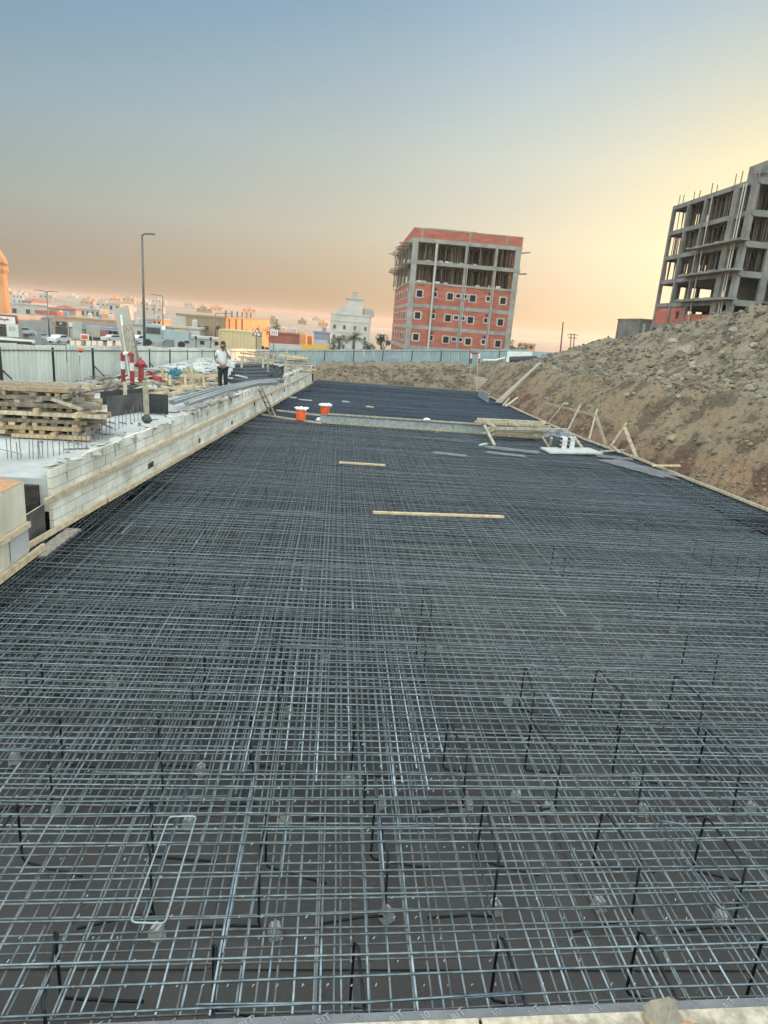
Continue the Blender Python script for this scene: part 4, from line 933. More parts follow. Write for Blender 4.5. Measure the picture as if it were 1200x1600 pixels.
onmat('plank', (1019, 727.5), (1063, 727.5), 'short plank bridging from the formwork edge to the bank', z0=.15, z1=.25, m='yellow_wood', wd=.12)
for a, b_, l in (((776, 629), (845, 566), 'upper of two long planks leaning up the far corner of the bank'), ((781, 630), (837, 573), 'lower of two long planks leaning up the far corner of the bank')):
    A = UZ(*a, .1); B = UY(*b_, A.y + 3.6); tag(MB().bar(A, B, .16, .06).build('leaning_plank', 'grey_wood'), l, 'plank')
for a, b_, l in (((790, 635), (809, 621), 'short plank leaning at the foot of the far corner bank'), ((786, 634), (796, 622), 'stub of timber leaning left of the short corner plank')):
    A = UZ(*a, .1); B = UY(*b_, A.y + 1.2); tag(MB().bar(A, B, .1, .05).build('leaning_plank', 'pale_wood'), l, 'plank')
A, B = UY(752, 611.5, 43.3), UY(801, 604, 43.6); tag(MB().bar(A, B, .1, .1).build('timber', 'grey_wood'), 'grey timber lying along the foot of the far corner bank', 'timber')
nt_ = MB(); c = UY(775, 616, 43.25)
nt_.add([UY(752, 613, 43.0), UY(772, 612, 43.2), UY(806, 606, 43.5), UY(800, 622, 41.5), UY(782, 627, 40.3), UY(763, 624, 41.6)], [(0, 1, 5), (1, 2, 3), (1, 3, 4, 5)]); nt_.v += [v_ + Vector((0, .03, -.03)) for v_ in nt_.v[:6]]; nt_.f += [(11, 7, 6), (9, 8, 7), (11, 10, 9, 7)]; nt_.a += [.5] * 3
tag(nt_.build('ground_netting', 'grey_wood'), 'drab netting laid over the foot of the far corner bank', 'netting')
bx = thing('corner_box', 'small grey formwork box at the far right corner of the mat', 'box', UZ(756, 624, 0))
MB().bar(UZ(748, 613, .28), UZ(763, 622, .28), .05, .5).build('side', 'galv', bx); MB().bar(UZ(748, 610.5, .5), UZ(763, 613, .5), .08, .05).build('lid', 'grey_wood', bx)
for a, b_, l, y in (((745, 607), (747.5, 548), 'slim pole standing at the far right corner of the mat', 43.15), ((495, 600), (493, 568), 'slim pole standing at the far left corner of the mat', 42.9)):
    tag(MB().tube([UY(*a, y), UY(*b_, y)], .035, 6).build('marker_pole', 'pale_wood'), l, 'pole')

# fine litter: chips and dust clods over the slab
lt = MB()
for i in range(900):
    t, o = rnd(2, 31), rnd(-6.5, -.35)
    if t < 7 and o < -1.2 and random.random() < .6: continue
    p = wp(t, o, ZS); r = rnd(.015, .06)
    if random.random() < .5: lt.rock(p + Vector((0, 0, r * .2)), r)
    else:
        a = rnd(0, 6.3); d = Vector((math.cos(a), math.sin(a), 0)) * rnd(.05, .25); lt.bar(p - d + Vector((0, 0, .015)), p + d + Vector((0, 0, .02)), .04, .02)
tag(lt.build('litter', 'grey_wood'), 'chips of wood and mortar littering the slab', 'litter', kind='stuff')
for i, (u, v, sx, sz, m_, l) in enumerate(((252, 602, .35, .22, 'red', 'red plastic netting crumpled behind the hydrant'), (262, 612, .4, .2, 'tarp', 'black plastic heap beside the timber offcuts'), (240, 610, .3, .16, 'sack', 'pale paper bags heaped beside the tall wooden post'),
    (322, 595, .5, .25, 'tarp', 'dark heap of sheeting behind the white sack'), (288, 618, .3, .14, 'plastic', 'grey plastic heap near the bar bundles'), (175, 604, .5, .2, 'grey_wood', 'brown rubble heap before the red and white pipe barrier'))):
    heap('debris_heap', u, v, sx, sx * .7, sz, m_, l, 'debris', seed=20 + i, amp=.6)
for i in range(9):
    u, v = rnd(250, 330), rnd(592, 616); c = gz(u, v)
    tag(MB().bar(c, c + Vector((rnd(-.1, .1), rnd(-.1, .1), rnd(.35, .7))), .09, .05, up=(0, 1, 0)).build('timber_stub', random.choice(['yellow_wood', 'pale_wood'])), 'short timber stub standing upright in the slab clutter', 'timber stub', 'upright stubs in the slab clutter')
# ------------------------------------------------------------------ hoarding
def interp(tb, x):
    if x <= tb[0][0]: return tb[0][1]
    for (a, b_), (c, d) in zip(tb, tb[1:]):
        if x <= c: return lerp(b_, d, (x - a) / (c - a))
    return tb[-1][1]
F0 = UZ(2, 617, .8); FD = Vector((.06174, 1, 0)).normalized(); FL = 3.144 / FD.dot(CF_)
def corr(mb, a0, a1, b0, b1, out):
    n_ = 16; vs = []
    for i in range(n_ + 1):
        t = (i + (.3 if i % 4 in (2, ) else -.3 if i % 4 == 1 else 0)) / n_; o = -out * (.06 if i % 4 in (1, 2) else 0)
        vs += [a0.lerp(b0, t) + o, a1.lerp(b1, t) + o]
    mb.add(vs, [(2 * i, 2 * i + 2, 2 * i + 3, 2 * i + 1) for i in range(n_)], random.random())
    vs2 = [v_ - out * .012 for v_ in vs]; mb.add(vs2, [(2 * i, 2 * i + 2, 2 * i + 3, 2 * i + 1) for i in range(n_)], .5)
def fence(name, label, posts, out, m, hh=1.62, braces=True):
    q = thing(name, label, 'fence', posts[0] - Vector((0, 0, hh)))
    Z = Vector((0, 0, 1))
    for i, (a, b_) in enumerate(zip(posts, posts[1:])):
        g = .02 if i % 3 else .10
        d = (b_ - a).normalized(); lean = rnd(-.03, .03)
        for s0, s1 in ((0, .33), (.335, .66), (.665, 1)):
            A, B = a.lerp(b_, s0) + d * g * rnd(.2, 1), a.lerp(b_, s1) - d * g * rnd(.2, 1)
            dz = rnd(-.03, .03); mb = MB(); corr(mb, A - Z * hh, A + Z * (rnd(-.02, .03) + dz), B - Z * hh, B + Z * (dz + rnd(-.02, .02)), -out)
            mb.build('sheet_panel', m if random.random() < .97 else 'sheet_blue', q)
        MB().bar(a + out * .05 - Z * hh, a + out * .05 - Z * .1, .07, .06, up=(0, 1, 0)).build('post', 'post', q)
        if braces and i % 2 == 0: MB().bar(a + out * .06 - Z * .75, a + out * .75 + d * .35 - Z * hh, .045, .045).build('brace', 'post', q)
        MB().tube([a + out * .06 - Z * .2, b_ + out * .06 - Z * .2], .03, 6).build('rail', 'rail', q)
    return q
TOPV = [(2, 536.5), (83, 538.5), (193, 541), (300, 543.5), (417, 546)]
posts = []
for n_ in range(-2, 16):
    p = F0 + FD * (FL * n_); d = p - EYE; u = 600 + FPX * d.dot(CX_) / d.dot(CF_)
    z = UY(u, interp(TOPV, u) if u > 0 else 536.5 - .03 * u, p.y).z
    posts.append(Vector((p.x, p.y, z)))
fence('sheet_fence', 'pale grey green corrugated sheet fence running along the left of the site', posts, Vector((FD.y, -FD.x, 0)), 'sheet')
c0 = posts[-1]; far = [c0]; u = 417
YF = c0.y
while u < 790:
    u += 45.5; p = UY(u, 546, YF); far.append(p)
fence('sheet_fence', 'corrugated sheet fence with blue skylight in its colour across the far end of the site', far, Vector((0, -1, 0)), 'sheet_blue', 1.75, False)  # blue skylight on the far sheets is put into their colour
# white sheet wall continuing right, drain pipe and markers
def wall_uv(name, u0, u1, v0a, v0b, y, h, th, m, label, cat):
    a, b_ = UY(u0, v0a, y), UY(u1, v0b, y); e = Vector((0, th, 0))
    mb = MB().hexa([a - Vector((0, 0, h)), b_ - Vector((0, 0, h)), b_ + e - Vector((0, 0, h)), a + e - Vector((0, 0, h)), a, b_, b_ + e, a + e], .5)
    return tag(mb.build(name, m), label, cat)
wall_uv('white_barrier', 793, 832, 549, 549.5, 66, 1.6, .1, 'white', 'white sheet barrier right of the blue fence', 'barrier')
wall_uv('white_barrier', 833, 914, 549, 553, 72, 1.6, .1, 'sheet_blue', 'pale blue barrier wall under the evening sky right of the brick building', 'barrier')
dp = UY(797, 563, 56); tag(MB().tube([dp, UY(838, 562, 56)], .32, 14).build('drain_pipe', 'blackp'), 'thick black pipe lying on the rim behind the far bank', 'pipe')
tag(MB().tube([UY(755, 563, 58), UY(775, 563, 58), UY(789, 559, 58)], .1, 8).build('white_pipe', 'white'), 'white pipe lying in front of the blue fence', 'pipe')
tag(MB().box(UY(612, 564, 60), (1.2, .5, .55)).build('crate', 'blue_grey'), 'grey box standing in front of the blue fence', 'box')
mk = thing('pipe_barrier', 'small red and white barrier frame before the far blue fence', 'barrier', UY(742, 570, 62))
for u0 in (736, 748): MB().tube([UY(u0, 568, 62), UY(u0 + .3, 560, 62)], .09, 8).build('post', 'red', mk); MB().tube([UY(u0 + .3, 560, 62), UY(u0 + .6, 552, 62)], .09, 8).build('post_band', 'white', mk)
MB().tube([UY(736.6, 552, 62), UY(748.6, 552, 62)], .09, 8).build('top_rail', 'red', mk)

# ------------------------------------------------------------------ brick building
X0, X1, YB, YE = 10.25, 27.0, 106.0, 134.0
bk = thing('brick_building', 'unfinished five storey red brick building with open upper floors', 'building', ((X0 + X1) / 2, 120, -1.5))
lev = [(-1.6, 1.0), (1.0, 3.55), (4.1, 6.75), (7.3, 10.2)]
for z0, z1 in lev:
    MB().aabb((X0 + .12, YB + .06, z0), (X1 - .12, YB + .3, z1), .5).build('front_wall', 'brick' if z0 > 0 else 'bconc', bk)
    MB().aabb((X0 + .06, YB + .31, z0), (X0 + .3, YE - .3, z1), .5).build('side_wall', 'brick', bk)
    MB().aabb((X1 - .3, YB + .31, z0), (X1 - .06, YE - .3, z1), .5).build('side_wall', 'brick', bk)
    MB().aabb((X0 + .31, YE - .3, z0), (X1 - .31, YE - .06, z1), .5).build('back_wall', 'brick', bk)
for z0, z1, ov in ((.4, 1.0, .12), (3.55, 4.1, 0), (6.75, 7.3, 0), (10.2, 10.5, .05), (13.0, 13.55, .12), (16.15, 16.7, .05)):
    MB().aabb((X0 - ov, YB - ov, z0), (X1 + ov, YE + ov, z1), .5).build('floor_slab', 'bconc', bk)
for x in (X0 + .45, 14.0, 18.6, 23.2, X1 - .45):
    for y in (YB + .2, 113.0, 120.0, 127, YE - .2):
        w_ = .85 if x in (X0 + .45, X1 - .45) and y < 107 else .4
        MB().aabb((x - w_ / 2, y - .24, -1.5), (x + w_ / 2, y + .2, 16.2), .5).build('column', 'bconc', bk)
pw = MB(); pw.aabb((X0, YB - .02, 16.7), (X1, YB + .2, 18.0), .5); pw.aabb((X0, YB + .2, 16.7), (X0 + .2, YE, 18), .5); pw.aabb((X1 - .2, YB + .2, 16.7), (X1, YE, 18), .5); pw.aabb((X0 + .2, YE - .2, 16.7), (X1 - .2, YE, 18), .5)
pw.build('parapet', 'brick', bk)
cp = MB(); cp.aabb((X0 - .03, YB - .05, 18.0), (X1 + .03, YB + .25, 18.12)); cp.build('parapet_coping', 'bconc', bk)
for x in (11.6, 18.9, 24.5): MB().aabb((x - .14, YB - .05, 16.7), (x + .14, YB - .02, 18), .5).build('parapet_pier', 'bconc', bk)
MB().aabb((13.0, 110, 16.7), (20.6, 120, 18.75), .5).build('roof_room', 'bconc', bk)
for sx, z0 in ((0, 8.72), (1, 5.5), (2, 2.25)):
    for wx, ww, wh, dz in ((11.93, .85, .95, .05), (14.35, .52, .62, .12), (16.7, .85, .95, 0), (17.96, .62, .5, .17), (18.98, .62, .5, .17), (20.24, .85, .95, -.02), (22.66, .5, .6, .12), (25.02, .82, .95, 0)):
        z = z0 + dz; f = MB(); g = .15
        if ww > .55: f.aabb((wx - ww / 2 - g, YB - .0, z - wh / 2 - g), (wx + ww / 2 + g, YB + .06, z + wh / 2 + g), .6)
        else: f.aabb((wx - ww / 2 - .14, YB, z - wh / 2 - .2), (wx + ww / 2 + .14, YB + .06, z + wh / 2 + .12), .6)
        if ww > .8:
            for k in range(3): f.aabb((wx - ww / 2 - g - .13, YB - .001, z - .42 + k * .36), (wx + ww / 2 + g + .13, YB + .06, z - .28 + k * .36), .6)
        fo_ = f.build('window', 'trim', bk)
        MB().aabb((wx - ww / 2, YB - .015, z - wh / 2), (wx + ww / 2, YB - .003, z + wh / 2), .5).build('opening', 'hole', fo_)
    for wx in (14.35, 22.66): MB().lathe((wx + .06, YB - .0, z0 + .75), [(.12, 0), (.12, .26)], 8).build('vent_hole', 'hole', bk)
    for wy in (109, 113.5, 118, 123, 128):
        fo_ = MB().aabb((X0 - .04, wy - .75, z0 - .7), (X0 + .06, wy + .75, z0 + .75), .5).build('window', 'concrete', bk)
        MB().aabb((X0 - .06, wy - .5, z0 - .5), (X0 - .042, wy + .5, z0 + .5), .5).build('opening', 'hole', fo_)
for z0, z1 in ((10.5, 13.0), (13.55, 16.15)):
    MB().aabb((X0 + 1.2, 113.4, z0), (23.4, 113.6, z1), .5).build('inner_wall', 'ply_dark', bk)  # near-black colour stands in for shade deep in the open floor
    MB().aabb((23.4, 116, z0 + 1.0), (X1 - .3, 116.2, z1), .5).build('inner_wall', 'prop', bk)
    MB().aabb((X1 - .35, 108.5, z0), (X1 - .15, 116, z1), .5).build('inner_wall', 'brick', bk)
    q = MB()
    for i in range(150):
        x, y = rnd(X0 + .5, X1 - .5), rnd(YB + .4, 112.5); pr_ = MB().tube([(x, y, z0), (x + rnd(-.12, .12), y, z1)], .04, 5)
        if i < 50: pr_.build('prop', random.choice(['prop', 'prop', 'bconc', 'pine']), bk)
        else: q.v, q.f, q.a = q.v + pr_.v, q.f + [tuple(j + len(q.v) for j in f) for f in pr_.f], q.a + pr_.a
    tag(q.build('prop', 'prop', bk), kind='stuff')
    for i in range(7): MB().box((rnd(X0 + 1, X1 - 1), YB + rnd(.2, 1), z0 + .1), (rnd(.3, .8), .4, rnd(.1, .3)), 0).build('block_heap', random.choice(['white', 'concrete']), bk)
    ml = MB()
    for i in range(14): ml.bar((X0 + .6 + i * 1.18, YB + .6, z1 - .06), (X0 + .6 + i * 1.18, 117, z1 - .06), .12, .12)
    ml.build('formwork_joists', 'prop', bk)
# lean-to timber decks at the left and right faces
for z in (13.0, 16.0):
    for i in range(16): MB().bar((X0 - 1.3 + rnd(-.8, .3), YB + .4 + i * 1.5, z + rnd(-.25, .25)), (X0 + .2, YB + .4 + i * 1.5 + rnd(-.2, .2), z), .4, .1).build('deck_board', random.choice(['grey_wood', 'prop', 'pale_wood']), bk)
    MB().bar((X0 - .8, YB + .8, z - .08), (X0 - .8, YE - 2, z - .08), .1, .12).build('deck_beam', 'prop', bk)
    for i in range(3): MB().bar((X1, YB + .8 + i * .5, z - .1), (X1 + rnd(.9, 1.7), YB + .8 + i * .5, z + rnd(-.05, .2)), .3, .14).build('deck_board', 'grey_wood', bk)
for i in range(14):
    y = YB + 1 + i * 1.8; MB().bar((X0 - .7, y, 10.4 + rnd(-1, .4)), (X0 - .6 + rnd(-.3, .3), y, 16), .08, .08, up=(0, 1, 0)).build('scaffold_pole', 'prop', bk)
# street side pipe on the facade
MB().tube([(14.0, YB - .3, -1.3), (13.9, YB - .35, 16.0)], .13, 8).build('rising_pipe', 'concrete', bk)
for x in (18.9, 23.3): MB().tube([(x, YB - .1, 3), (x + .05, YB - .1, 13)], .05, 6).build('drain_line', 'concrete', bk)

# ------------------------------------------------------------------ grey concrete frame building at the right
gf = thing('frame_building', 'grey concrete frame building under construction behind the earth heap', 'building', (53, 85, 0))
GX, GX1, GY0, GY1 = 44.4, 62.0, 76.0, 95.2
L6 = [22.2, 18.95, 15.75, 12.6, 9.5, 6.75]
for k, z in enumerate(L6):
    MB().aabb((GX, GY0, z - .32), (GX1, GY1, z), .5).build('floor_slab', 'gconc', gf)
    eb = MB(); eb.aabb((GX - .03, GY0 - .03, z - .50), (GX + .3, GY1 + .03, z + .03), .5); eb.aabb((GX + .3, GY0 - .03, z - .62), (GX1, GY0 + .3, z + .03), .5); eb.aabb((GX + .3, GY1 - .3, z - .62), (GX1, GY1 + .03, z + .03), .5)
    eb.build('edge_beam', 'gconc', gf)
    if 1 < k < 5:
        MB().aabb((GX - 1.3, GY0 - .8, z - .05), (GX - .03, GY1 - (7.5 if k != 2 else 9), z + .14), .5).build('balcony_slab', 'gconc', gf)
        for j in range(5): MB().box((GX - .7, GY0 + 2 + j * 2.3, z + .25), (.6, rnd(.4, 1.4), .12), rnd(0, .4)).build('stacked_boards', 'grey_wood', gf)
for y, w_ in ((GY1 - .25, .45), (90.8, .45), (86.6, .35), (79.9, 1.1), (76.6, 1.0), (83.2, .5)):
    for x in ((GX + .12, 50, 56) if y not in (83.2,) else (50, 56)):
        MB().aabb((x - .2, y - w_ / 2, -1), (x + .22, y + w_ / 2, 21.8), .5).build('column', 'gconc', gf)
for x in (47.2, 48.6, 52.5, 59.5):
    MB().aabb((x - .25, GY1 - .3, -1), (x + .25, GY1 + .1, 21.8), .5).build('column', 'gconc', gf)
for x in (47.5, 51, 54.5): MB().aabb((x - .4, GY0 - .06, -1), (x + .4, GY0 + .35, 21.8), .5).build('column', 'gconc', gf)
for y in (84.7, 78.2, 77.7): MB().tube([(GX - .25, y, 3), (GX - .2, y + .1, 21.9)], .08, 8).build('downpipe', 'trim', gf)
for k, (z0, z1) in enumerate(((18.95, 21.8), (15.75, 18.4), (12.6, 15.2), (9.5, 12.1))):
    x0 = 49.8 if k < 3 else 53.2
    MB().aabb((x0, 93.2, z0), (GX1 - .3, 93.5, z1), .5).build('inner_wall', 'ply_dark', gf)  # near-black inner walls paint the unlit depth of the bays
    MB().aabb((57, GY0 + .6, z0), (57.2, 93, z1), .5).build('inner_wall', 'ply_dark', gf)
    if k < 3: MB().aabb((48.8, GY0 + .6, z0), (49.0, 88.2 - k * .9, z1), .5).build('inner_wall', 'ply_dark', gf)
    if k == 3: MB().aabb((46, GY0 + 5, z0), (GX1 - .3, GY0 + 5.2, z1), .5).build('inner_wall', 'ply', gf)
    if k < 3:
        st_ = MB()
        for i in range(230):
            x, y = (rnd(GX + .4, 48.5) if i % 3 else rnd(GX + .5, 56)), rnd(GY0 + .4, GY1 - .3); q = MB().tube([(x, y, z0), (x + rnd(-.1, .1), y + rnd(-.1, .1), z1)], .055, 5)
            if i < 30: q.build('prop', random.choice(['prop', 'grey_wood', 'gconc']), gf)
            else: st_.v, st_.f, st_.a = st_.v + q.v, st_.f + [tuple(j + len(st_.v) for j in f) for f in q.f], st_.a + q.a
        tag(st_.build('prop', 'prop', gf), kind='stuff')
        jm = MB()
        for i in range(12): jm.bar((GX + .4, GY0 + .8 + i * 1.5, z1 - .08), (56, GY0 + .8 + i * 1.5, z1 - .08), .12, .14)
        jm.build('formwork_joists', 'prop', gf)
for y0, y1, z1 in ((91.1, 94.9, 8.9), (86.9, 90.5, 8.9), (82.6, 86.4, 8.0), (77.2, 79.3, 7.7), (80.6, 82.4, 7.9)):
    MB().aabb((GX + .05, y0, 6.75), (GX + .25, y1, z1), .5).build('brick_infill', 'brick', gf)
MB().aabb((GX + .02, 88.1, 7.5), (GX + .045, 88.9, 8.4), .5).build('window', 'hole', gf)
MB().aabb((GX + .02, 90.55, 7.2), (GX + .045, 90.75, 8.3), .5).build('window', 'hole', gf)
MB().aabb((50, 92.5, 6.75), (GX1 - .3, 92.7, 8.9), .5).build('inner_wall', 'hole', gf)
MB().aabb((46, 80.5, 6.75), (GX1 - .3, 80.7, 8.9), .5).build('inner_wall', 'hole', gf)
MB().aabb((GX + .1, 92.0, 2.0), (GX + .3, 94.9, 4.9), .5).build('base_wall', 'gconc', gf)
MB().aabb((GX, GY0, -1), (GX1, GY1, 3.6), .5).build('base_storey', 'gconc', gf)
for y in (94.6, 93.4, 90.6, 89.3, 86.4, 85.2, 81.4, 80.2, 77.4, 76.8):
    MB().tube([(GX + .4, y, 22.2), (GX + .4 + rnd(-.05, .05), y, 22.2 + rnd(.8, 1.5))], .06, 6).build('column_starter', 'gconc', gf)
rr = MB(); rr.aabb((46.5, GY0 + .3, 22.25), (60, GY0 + 6, 24.6), .5); rr.build('roof_storey', 'gconc', gf)
MB().aabb((49.5, GY0 + .26, 22.9), (51, GY0 + .29, 24), .5).build('window', 'hole', gf)
for i in range(6): MB().bar((45.6, GY0 + .5 + i * .7, 22.9 + i * .1), (47, GY0 + .5 + i * .6, 23.4), .25, .06).build('roof_board', 'grey_wood', gf)
an = thing('concrete_annex', 'low grey concrete block building left of the frame building', 'building', (44, 99, 0))
a0, a1 = UY(989, 540, 98), UY(1022, 502, 98)
MB().aabb((a0.x, 97, -1), (a1.x + 4, 105, a1.z), .5).build('wall', 'gconc', an); MB().aabb((a0.x - .1, 96.9, a1.z), (a1.x + 4.1, 105.1, a1.z + .2), .5).build('roof_edge', 'gconc', an)
for x in (a0.x + .6, a0.x + 1.7): MB().aabb((x, 96.95, 1), (x + .25, 96.98, a1.z - .5), .5).build('pilaster', 'concrete', an)
# added unseen block behind the frame building, shades the fence from low sun
nb = thing('added_sun_blocker', 'added unseen block far behind the grey frame building that keeps low sun off the fence', 'building', (158, 244, -3))
MB().aabb((148, 236, -5), (168, 252, 23), .5).build('wall', 'cream', nb); MB().aabb((147.8, 235.8, 23), (168.2, 252.2, 23.5), .5).build('roof_edge', 'trim', nb)
for i in range(5):
    for j in range(6): MB().aabb((149.5 + i * 3.8, 235.9, 1.2 + j * 3.5), (151 + i * 3.8, 236.02, 2.8 + j * 3.5), .5).build('window', 'glass', nb)
# distant power poles
for u, vt, l in ((880, 503, 'lone slanting power pole on the skyline right of the brick building'),):
    a, b_ = UY(u - 5, 556, 130), UY(u, vt, 130); tag(MB().tube([a, b_], [.16, .11], 6).build('power_pole', 'lampm'), l, 'pole')
hp = thing('power_pylon', 'twin leg power pole with crossarms on the skyline', 'pole', UY(895, 556, 190))
for u in (892.5, 897.5): MB().tube([UY(u - 2, 558, 190), UY(u, 521, 190)], .16, 6).build('leg', 'lampm', hp)
for v, k in ((523, 9), (528, 7)): MB().bar(UY(895 - k, v - .6, 190), UY(895 + k, v + .6, 190), .15, .2).build('crossarm', 'lampm', hp)

# ------------------------------------------------------------------ town
def fl(u, v, y): return UY(u, v, y)
def boxuv(mb, u0, u1, vt, vb, y, dep, var=.5):
    um = (u0 + u1) / 2; zt, zb = UY(u0, vt, y).z, UY(um, vb, y).z; vm = (vt + vb) / 2
    x0, x1 = UY(u0, vm, y).x, UY(u1, vm + .079 * (u1 - u0), y).x
    mb.aabb((x0, y, zb), (x1, y + dep, zt), var); return x0, x1, zb, zt
def house(name, label, cat, u0, u1, vt, vb, y, dep, m, wins=(), roof=None, band=None, group=None, below=3):
    t = thing(name, label, cat, UY((u0 + u1) / 2, vb, y), group)
    b_ = MB(); x0, x1, zb, zt = boxuv(b_, u0, u1, vt, vb, y, dep); b_.aabb((x0, y, zb - below), (x1, y + dep, zb), .5); b_.build('wall', m, t)
    if roof == 'flat' and x1 - x0 > 4:
        for q in range(2 + int((x1 - x0) / 7)): tk = (rnd(x0 + 1, x1 - 1), y + rnd(1, min(dep, 6) - .5), zt + .3); MB().lathe(tk, [(.6, 0), (.62, 1.0), (.3, 1.25)], 8).build('roof_tank', random.choice(['wwall', 'trim', 'blue_grey']), t)
    if roof == 'flat': MB().aabb((x0 - .2, y - .2, zt), (x1 + .2, y + dep + .2, zt + .35), .5).build('roof_edge', band or 'trim', t)
    if roof == 'hip':
        cx, cy = (x0 + x1) / 2, y + dep / 2; h_ = (x1 - x0) * .3
        MB().add([(x0 - .5, y - .5, zt), (x1 + .5, y - .5, zt), (x1 + .5, y + dep + .5, zt), (x0 - .5, y + dep + .5, zt), (cx, cy - .01, zt + h_), (cx, cy + .01, zt + h_)], [(0, 1, 4), (1, 2, 5, 4), (2, 3, 5), (3, 0, 4, 5), (3, 2, 1, 0)], .5).build('roof', 'roof', t)
    for i in range(wins[0] if wins else 0):
        for j in range(wins[1]):
            fx = x0 + (x1 - x0) * (i + .5) / wins[0]; fz = zb + (zt - zb) * (j + .55) / wins[1]; ww, wh = min(1.3, (x1 - x0) / wins[0] * .4), min(1.5, (zt - zb) / wins[1] * .5)
            MB().aabb((fx - ww / 2, y - .06, fz - wh / 2), (fx + ww / 2, y + .02, fz + wh / 2), .5).build('window', 'glass', t)
    return t, x0, x1, zb, zt
def sidewins(t, x1, y, dep, zb, zt, n_, r_):
    for i in range(n_):
        for j in range(r_):
            fy = y + dep * (i + .5) / n_; fz = zb + (zt - zb) * (j + .55) / r_
            MB().aabb((x1 - .02, fy - .5, fz - .6), (x1 + .06, fy + .5, fz + .6), .5).build('window', 'glass', t)
def squiggle(parent, x0, x1, z, h, y, m):         # flowing script on a sign board
    s = MB(); n_ = max(4, int((x1 - x0) / (h * .9))); st = (x1 - x0) / n_
    for i in range(n_):
        a = x0 + i * st; k = random.choice([0, 1, 2])
        s.bar((a, y, z), (a + st * 1.02, y, z), .05, h * .22)
        if k: s.bar((a + st * .3, y, z), (a + st * .4, y, z + h * (.5 if k == 1 else .9)), .05, h * .16, up=(0, 1, 0))
        else: s.bar((a + st * .2, y, z - h * .1), (a + st * .6, y, z - h * .45), .05, h * .16, up=(0, 1, 0))
    return s.build('sign_lettering', m, parent)
# minaret
t = thing('minaret', 'tall sandy minaret with balcony at the left frame edge', 'minaret', UY(2, 486, 190))
a = UY(-6, 486, 190); zt = UY(0, 388, 190).z; zb = a.z - 5; cx, cy = UY(-4, 440, 190).x, 192.5
H = zt - zb
MB().lathe((cx, cy, zb), [(1.7, 0), (1.6, H * .3), (1.35, H * .62), (1.35, H * .70)], 8, .5).build('shaft', 'orangew', t)
MB().lathe((cx, cy, zb + H * .70), [(1.35, 0), (1.85, 1.0), (1.85, 1.9), (1.35, 2.0)], 8, .5).build('balcony', 'orangew', t)
MB().lathe((cx, cy, zb + H * .70 + 2.0), [(.8, 0), (.8, H * .3 - 5.6)], 8, .5).build('lantern', 'cream', t)
for k in range(6): MB().tube([(cx + 1.3 * math.cos(k), cy + 1.3 * math.sin(k), zb + H * .7 + 1.9), (cx + 1.3 * math.cos(k), cy + 1.3 * math.sin(k), zb + H - 3.5)], .2, 6).build('column', 'orangew', t)
MB().lathe((cx, cy, zb + H - 3.6), [(1.65, 0), (1.65, .5), (1.2, 1.6), (.5, 2.9), (.05, 3.6)], 10, .5).build('cap', 'orangew', t)
# red framed shop
t, x0, x1, zb, zt = house('shop_building', 'low shop with red frame and white sign at the left frame edge', 'shop', -12, 30, 490, 530, 128, 9, 'cream')
y = 128
MB().aabb((x0, y - .5, zb + (zt - zb) * .55), (x1, y - .25, zt), .5).build('sign_frame', 'red', t)
MB().aabb((x0 + .2, y - .56, zb + (zt - zb) * .62), (x1 - .35, y - .5, zt - .3), .5).build('sign_board', 'white', t)
squiggle(t, x1 - 3.4, x1 - 1.4, zb + (zt - zb) * .8, .8, y - .6, 'red')
MB().aabb((x1 - .3, y - .5, zb), (x1, y - .25, zb + (zt - zb) * .55), .5).build('frame_post', 'red', t)
MB().aabb((x0, y - .2, zb + .6), (x1 - .4, y - .05, zb + (zt - zb) * .5), .5).build('display_window', 'glass', t)
# hall with pale walls behind
house('hall', 'long pale grey hall behind the shop row', 'building', 12, 76, 474, 500, 235, 20, 'trim', (3, 1), 'flat')
house('annex_building', 'pale building beside the red framed shop', 'building', 28, 52, 495, 528, 150, 10, 'cream', (2, 1), 'flat')
house('villa', 'cream villa with red hipped roof above the shops', 'house', 75, 97, 481.5, 498, 215, 16, 'cream', (2, 1), 'hip')
tt = house('terrace_house', 'cream terrace row with small windows above the shops', 'house', 103, 156, 481, 496, 240, 13, 'cream', (7, 1), 'flat')
house('villa', 'cream house with low hipped roof left of the twin armed lamp', 'house', 32, 50, 470, 480, 320, 20, 'cream', (2, 1), 'hip')
house('water_tower_house', 'pale tower block with roof tanks behind the cream board', 'building', 169, 188, 475, 500, 225, 14, 'trim', (2, 2), 'flat')
house('roof_room', 'orange rooftop room on the shop row', 'room', 156, 169, 490, 500, 195, 5, 'orangew')
house('orange_house', 'small orange house glowing in the last sun right of the street lamp', 'house', 231, 252, 498.5, 510, 230, 12, 'orangew', (3, 1), 'flat')
